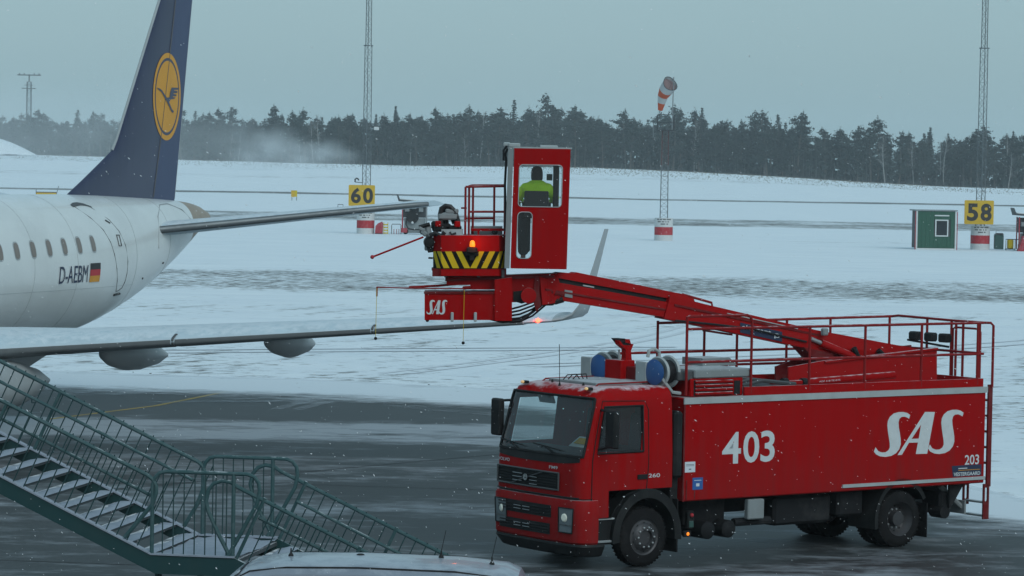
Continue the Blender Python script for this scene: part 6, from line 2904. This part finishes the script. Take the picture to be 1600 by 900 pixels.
for x in (-.4, .35):
    b = MB()
    b.bb((x, .1, 0), (x+.08, .2, .6))
    b.build('leg', M['dksteel'], t)
t = onground('dark_hoop', 'tiny dark hoop stand in the snow just left of the 60 sign', 'stand', 532, 322.5, 440)
b = MB()
b.pipe([(-.35, 0, 0), (-.35, 0, .42), (.35, 0, .42), (.35, 0, 0)], .05, 5)
b.build('hoop', M['dksteel'], t)
t = onground('taxiway_sign', 'low yellow taxiway board seen over the back of the fuselage', 'sign', 72, 306, 500)
for k in range(4):
    b = MB()
    b.bb((-1.6+.8*k, 0, .15), (-.82+.8*k, .25, .62))
    b.build('panel', M['sign'], t)
b = MB()
b.bb((-1.6, -.02, .63), (1.6, .27, .75))
b.bb((-1.62, -.0, .0), (-1.55, .2, 1.1))
b.build('frame', M['dksteel'], t)
b = MB()
b.tube((1.5, .1, .0), (1.95, .1, 1.7), .06)
b.build('stake', M['galv'], t)


# ================================================================== forest
def leafmat(name, c1, c2):
    m = bpy.data.materials.new(name)
    m.use_nodes = True
    t = m.node_tree
    b = t.nodes['Principled BSDF']
    b.inputs['Roughness'].default_value = .8
    oi = N(t, 'ShaderNodeObjectInfo')
    g = N(t, 'ShaderNodeTexCoord')
    n = N(t, 'ShaderNodeTexNoise')
    n.inputs['Scale'].default_value = .5
    t.links.new(g.outputs['Object'], n.inputs['Vector'])
    a = mth(t, 'MULTIPLY_ADD', oi.outputs['Random'], .5, n.outputs[0])
    t.links.new(mixc(t, mrange(t, a, .35, 1.05), c1, c2), b.inputs['Base Color'])
    return m


M['pine'] = leafmat('pine_needles', (.012, .022, .022), (.032, .048, .044))
M['spruce'] = leafmat('spruce_needles', (.010, .019, .020), (.026, .042, .040))
M['twig'] = leafmat('bare_twigs', (.10, .10, .10), (.17, .165, .16))
M['bark'] = mat('pine_bark', (.10, .085, .075), .9, var=.3)
M['birch'] = mat('birch_bark', (.32, .32, .31), .9, dirt=.5, dirtcol=(.06, .06, .06), nscale=2)


def quad(b, c, s, r, flat=.5):
    a = Vector((r.gauss(0, 1), r.gauss(0, 1), r.gauss(0, flat))).normalized()
    q = a.orthogonal().normalized()
    w_ = a.cross(q)
    t = r.uniform(0, 6.28)
    u, v = q*cos(t)+w_*sin(t), -q*sin(t)+w_*cos(t)
    u, v = u*s, v*s*r.uniform(.35, .7)
    b.add([c-u-v, c+u-v*.6, c+u*.7+v, c-u*.8+v*.8], [(0, 1, 2, 3)])


def tree_mesh(kind, seed, H_=17.):
    r = random.Random(seed)
    T_, Cc = MB(), MB()
    lean = Vector((r.uniform(-.03, .03), r.uniform(-.03, .03), 0))
    ax = lambda z: Vector((lean.x*z+.25*sin(z*.25+seed), lean.y*z+.2*sin(z*.3+seed*2), z))
    if kind == 'pine':
        T_.pipe([ax(z) for z in (0, 3, 6, 9, 12, 14.5, 16.4)], .22, 6, True, .04)
        z0 = r.uniform(3.0, 7.0)
        nl = 40
        full = r.uniform(.55, .9)
        for i in range(nl):
            f = i/(nl-1)
            if r.random() < .22:
                continue
            z = z0+(16.3-z0)*f
            L_ = (2.9*(1-f)**full+.4)*r.uniform(.45, 1.25)*(.55 if f < .1 else 1)
            a = r.uniform(0, 6.28)
            d = Vector((cos(a), sin(a), r.uniform(.0, .5)))
            p0 = ax(z)
            T_.tube(p0, p0+d*L_*.85, .045, 3, .012, cap=False)
            nc = 1 if L_ < .8 else (2 if L_ < 1.6 else 3)
            for j in range(nc):
                c = p0+d*L_*(.55+.45*j/max(1, nc-1))
                for k in range(20):
                    q = Vector((r.gauss(0, .48), r.gauss(0, .48), r.gauss(.08, .24)))
                    quad(Cc, c+q, r.uniform(.16, .36), r, .9)
        for k in range(34):
            h = r.uniform(0, 1)
            quad(Cc, ax(15.8+2.0*h)+Vector((r.gauss(0, .30*(1-h)+.04), r.gauss(0, .30*(1-h)+.04), 0)), .12+.16*(1-h), r, 2)
    elif kind == 'spruce':
        T_.pipe([ax(z) for z in (0, 4, 8, 12, 15, 17)], .2, 6, True, .02)
        z0 = r.uniform(1.5, 3.5)
        n = 26
        for i in range(n):
            f = i/(n-1)
            z = z0+(16.9-z0)*f
            R_ = (2.6*(1-f)**.8+.15)*r.uniform(.7, 1.15)
            m_ = 8 if f < .7 else 5
            a0 = r.uniform(0, 6.28)
            for k in range(m_):
                a = a0+2*pi*k/m_+r.uniform(-.3, .3)
                L_ = R_*r.uniform(.55, 1.15)
                for j in range(5):
                    g = (j+.8)/5
                    c = ax(z)+Vector((cos(a)*L_*g, sin(a)*L_*g, -.5*L_*g*g+.1+r.gauss(0, .08)))
                    quad(Cc, c+Vector((r.gauss(0, .1), r.gauss(0, .1), 0)), .16+.24*(1-g)*(1-f)+r.uniform(0, .1), r, 1.4)
        T_.tube(ax(16.5), ax(17.6), .05, 4, .01)
    else:
        zz = [0, 3, 6, 9, 12, 14.5, 16.5]
        T_.pipe([ax(z) for z in zz], .16, 6, True, .02)
        for i in range(34):
            z = r.uniform(4.5, 15.5)
            a = r.uniform(0, 6.28)
            L_ = r.uniform(1.2, 3.2)*(1-.5*(z-4.5)/12)
            d = Vector((cos(a)*.7, sin(a)*.7, r.uniform(.5, 1.1))).normalized()
            p0 = ax(z)
            p1 = p0+d*L_
            T_.tube(p0, p1, .035, 3, .012, cap=False)
            for j in range(9):
                q0 = p0+d*L_*r.uniform(.25, 1)
                e = (d+Vector((r.gauss(0, .6), r.gauss(0, .6), r.gauss(.1, .4)))).normalized()
                q1 = q0+e*r.uniform(.5, 1.1)
                s = e.orthogonal().normalized()*.018
                Cc.add([q0-s, q0+s, q1+s*.3, q1-s*.3], [(0, 1, 2, 3)])
    return T_, Cc


KIND = {'pine': ('pine_tree', 'bark', 'pine', 'tall pine with a ragged dark crown in the hazy forest belt'),
        'spruce': ('spruce_tree', 'bark', 'spruce', 'narrow pointed dark spruce in the hazy forest belt'),
        'birch': ('bare_birch', 'birch', 'twig', 'leafless pale birch among the dark conifers of the forest belt')}
protos = {}
raw = {}
for kd, seeds in (('pine', (1, 2, 3, 4, 5)), ('spruce', (11, 12, 13)), ('birch', (21, 22))):
    for s in seeds:
        T_, Cc = tree_mesh(kd, s)
        nm, bk, lf, lab = KIND[kd]
        root = thing(nm, lab, 'tree', (0, 0, 0), 0, 'trees of the forest behind the airfield')
        T_.build('trunk', M[bk], root)
        me = bpy.data.meshes.new('crown')
        me.from_pydata([tuple(p_) for p_ in Cc.v], [], Cc.f)
        me.materials.append(M[lf])
        o = bpy.data.objects.new('crown', me)
        COL.objects.link(o)
        o.parent = root
        protos.setdefault(kd, []).append(root)
        raw.setdefault(kd, []).append((T_, Cc))
HT = [(-170, 12.5), (-105, 15.0), (-40, 16.3), (0, 17.8), (14, 19.0), (30, 16.0), (60, 16.3), (100, 15.8), (160, 15.8)]
used = {}
r = random.Random(99)
NT = 290
for i in range(NT):
    row = i % 3
    f = (i//3+.5+r.uniform(-.45, .45))/(NT/3)
    X_ = -188+f*(172+188)
    Y_ = lerp_tab(YF, X_)+6+row*9+r.uniform(-3, 4)
    X_ *= 1+.0*row
    kd = r.choices(('pine', 'spruce', 'birch'), (.62, .24, .14))[0]
    h = lerp_tab(HT, X_)*(r.uniform(.70, 1.02) if r.random() < .75 else r.uniform(1.0, 1.2))
    if kd == 'birch':
        h *= .9
    k = r.randrange(len(protos[kd]))
    pr0 = protos[kd][k]
    loc = Vector((X_, Y_, ground_z(X_, Y_)-.2))
    rz = r.uniform(0, 6.28)
    if (kd, k) not in used:
        used[(kd, k)] = 1
        o = pr0
        o.location = loc
        o.rotation_euler = (0, 0, rz)
    else:
        o = dup(pr0, loc, rz)
    s = h/17
    o.scale = (s*r.uniform(1.0, 1.5), s*r.uniform(1.0, 1.5), s)
# the trees deeper in the wood and its undergrowth: one mass
b = MB()
tb = MB()
for i in range(330):
    X_ = r.uniform(-230, 215)
    Y_ = lerp_tab(YF, X_)+r.uniform(24, 70)
    kd = r.choice(('pine', 'pine', 'spruce'))
    T_, Cc = r.choice(raw[kd])
    s = lerp_tab(HT, X_)/17*r.uniform(.78, .98)
    Mx = Matrix.Translation((X_, Y_, ground_z(X_, Y_))) @ Matrix.Rotation(r.uniform(0, 6.28), 4, 'Z') @ Matrix.Diagonal((s*1.5, s*1.5, s, 1))
    k0 = len(b.v)
    b.v += [Mx @ p_ for p_ in Cc.v]
    b.f += [tuple(q+k0 for q in f_) for f_ in Cc.f]
    k0 = len(tb.v)
    tb.v += [Mx @ p_ for p_ in T_.v]
    tb.f += [tuple(q+k0 for q in f_) for f_ in T_.f]


def rawobj(name, mb, m):
    me = bpy.data.meshes.new(name)
    me.from_pydata([tuple(p_) for p_ in mb.v], [], mb.f)
    me.materials.append(m)
    o = bpy.data.objects.new(name, me)
    COL.objects.link(o)
    return struct(o, 'stuff')


rawobj('deep_forest', b, M['pine'])
rawobj('deep_forest_trunks', tb, M['bark'])
b = MB()
for i in range(3000):
    X_ = r.uniform(-230, 215)
    Y_ = lerp_tab(YF, X_)+r.uniform(4, 60)
    z = ground_z(X_, Y_)
    hh = r.uniform(1.2, 6.5)*(1 if r.random() < .8 else 1.5)
    for k in range(9):
        quad(b, Vector((X_+r.gauss(0, .9), Y_+r.gauss(0, .9), z+r.uniform(.1, hh))), r.uniform(.4, .9), r, .6)
rawobj('undergrowth', b, M['twig'] if False else M['spruce'])
b = MB()
for i in range(900):
    X_ = r.uniform(-230, 215)
    Y_ = lerp_tab(YF, X_)+r.uniform(2, 26)
    z = ground_z(X_, Y_)
    b.tube((X_, Y_, z), (X_+r.gauss(0, .3), Y_, z+r.uniform(4, 10)), r.uniform(.03, .07), 3, .01, cap=False)
rawobj('thin_saplings', b, M['twig'])
# brush along the foot of the wood
b = MB()
for i in range(1300):
    X_ = r.uniform(-230, 215)
    Y_ = lerp_tab(YF, X_)+r.uniform(-7, 6)
    z = ground_z(X_, Y_)
    for k in range(4):
        b.tube((X_, Y_, z-.1), (X_+r.gauss(0, .35), Y_+r.gauss(0, .3), z+r.uniform(.3, 1.7)*(1 if Y_ > lerp_tab(YF, X_)-3 else .5)), .02, 3, .006, cap=False)
rawobj('brush', b, M['twig'])
# dead grass poking through the snow on the bank before the wood
b = MB()
for i in range(5000):
    X_ = r.uniform(-150, 160) if i % 3 else r.uniform(8, 118)
    Y_ = lerp_tab(YF, X_)-r.uniform(2, 140)
    z = ground_z(X_, Y_)
    h = r.uniform(.08, .3)
    b.add([(X_-.12, Y_, z-.05), (X_+.12, Y_, z-.05), (X_+r.gauss(0, .15), Y_, z+h)], [(0, 1, 2)])
M['grass'] = mat('dead_grass', (.16, .15, .12), .9)
rawobj('dead_grass', b, M['grass'])

# ================================================================== air: haze, blown snow, snowflakes
m = bpy.data.materials.new('haze_air')
m.use_nodes = True
t = m.node_tree
t.nodes.remove(t.nodes['Principled BSDF'])
pv = N(t, 'ShaderNodeVolumePrincipled')
pv.inputs['Color'].default_value = (.90, .95, .97, 1)
pv.inputs['Density'].default_value = .00019
pv.inputs['Anisotropy'].default_value = .2
t.links.new(pv.outputs[0], t.nodes['Material Output'].inputs['Volume'])
b = MB()
b.bb((-1300, -75, -1), (1300, 2200, 40))
struct(b.build('haze', m), 'stuff')
# clouds of blown snow drifting before the left-hand trees


def blown(name, dens):
    m = bpy.data.materials.new(name)
    m.use_nodes = True
    t = m.node_tree
    t.nodes.remove(t.nodes['Principled BSDF'])
    pv = N(t, 'ShaderNodeVolumePrincipled')
    pv.inputs['Color'].default_value = (.93, .96, .98, 1)
    tc = N(t, 'ShaderNodeTexCoord')
    ln = N(t, 'ShaderNodeVectorMath', operation='LENGTH')
    t.links.new(tc.outputs['Object'], ln.inputs[0])
    n = N(t, 'ShaderNodeTexNoise')
    n.inputs['Scale'].default_value = 1.9
    n.inputs['Detail'].default_value = 4
    t.links.new(tc.outputs['Object'], n.inputs['Vector'])
    fall = mrange(t, ln.outputs['Value'], .15, .95, 1, 0)
    den = mth(t, 'MULTIPLY', mth(t, 'MULTIPLY', fall, mrange(t, n.outputs[0], .36, .68)), dens)
    t.links.new(den, pv.inputs['Density'])
    t.links.new(pv.outputs[0], t.nodes['Material Output'].inputs['Volume'])
    return m


bm1, bm2 = blown('blown_snow_air', .10), blown('snow_veil_air', .014)
for px_, py_, Y_, rx, ry, rz_ in ((415, 240, 860, 15, 12, 10), (495, 246, 880, 14, 12, 7), (330, 235, 930, 30, 26, 20), (130, 225, 935, 50, 40, 26), (-40, 225, 940, 45, 40, 26)):
    c0 = at(px_, py_, Y_)
    b = MB()
    b.ball((0, 0, 0), 1.0, 28, 16)
    o = struct(b.build('blown_snow', bm1 if rx < 20 else bm2, None, True), 'stuff')
    o.location = c0
    o.scale = (rx, ry, rz_)
# snow falling through the air
b = MB()
r = random.Random(5)
wind = Vector((.8, .15, -.6)).normalized()
for i in range(2600):
    Y_ = r.uniform(9, 56)
    p0 = at(r.uniform(-40, 1640), r.uniform(-30, 930), Y_)
    if p0.z < .1:
        continue
    s = r.uniform(.0012, .0036)*(.5+Y_/60)
    d = (wind+Vector((r.gauss(0, .35), r.gauss(0, .35), r.gauss(0, .35)))).normalized()
    q = d.orthogonal().normalized()
    w_ = d.cross(q)
    L_ = s*r.uniform(1.0, 3.2)
    b.add([p0-d*L_, p0+d*L_, p0+q*s, p0-q*s, p0+w_*s, p0-w_*s], [(0, 2, 4), (0, 4, 3), (0, 3, 5), (0, 5, 2), (1, 4, 2), (1, 3, 4), (1, 5, 3), (1, 2, 5)])
M['flake'] = mat('snowflake', (.85, .87, .9), .9)
rawobj('falling_snow', b, M['flake'])
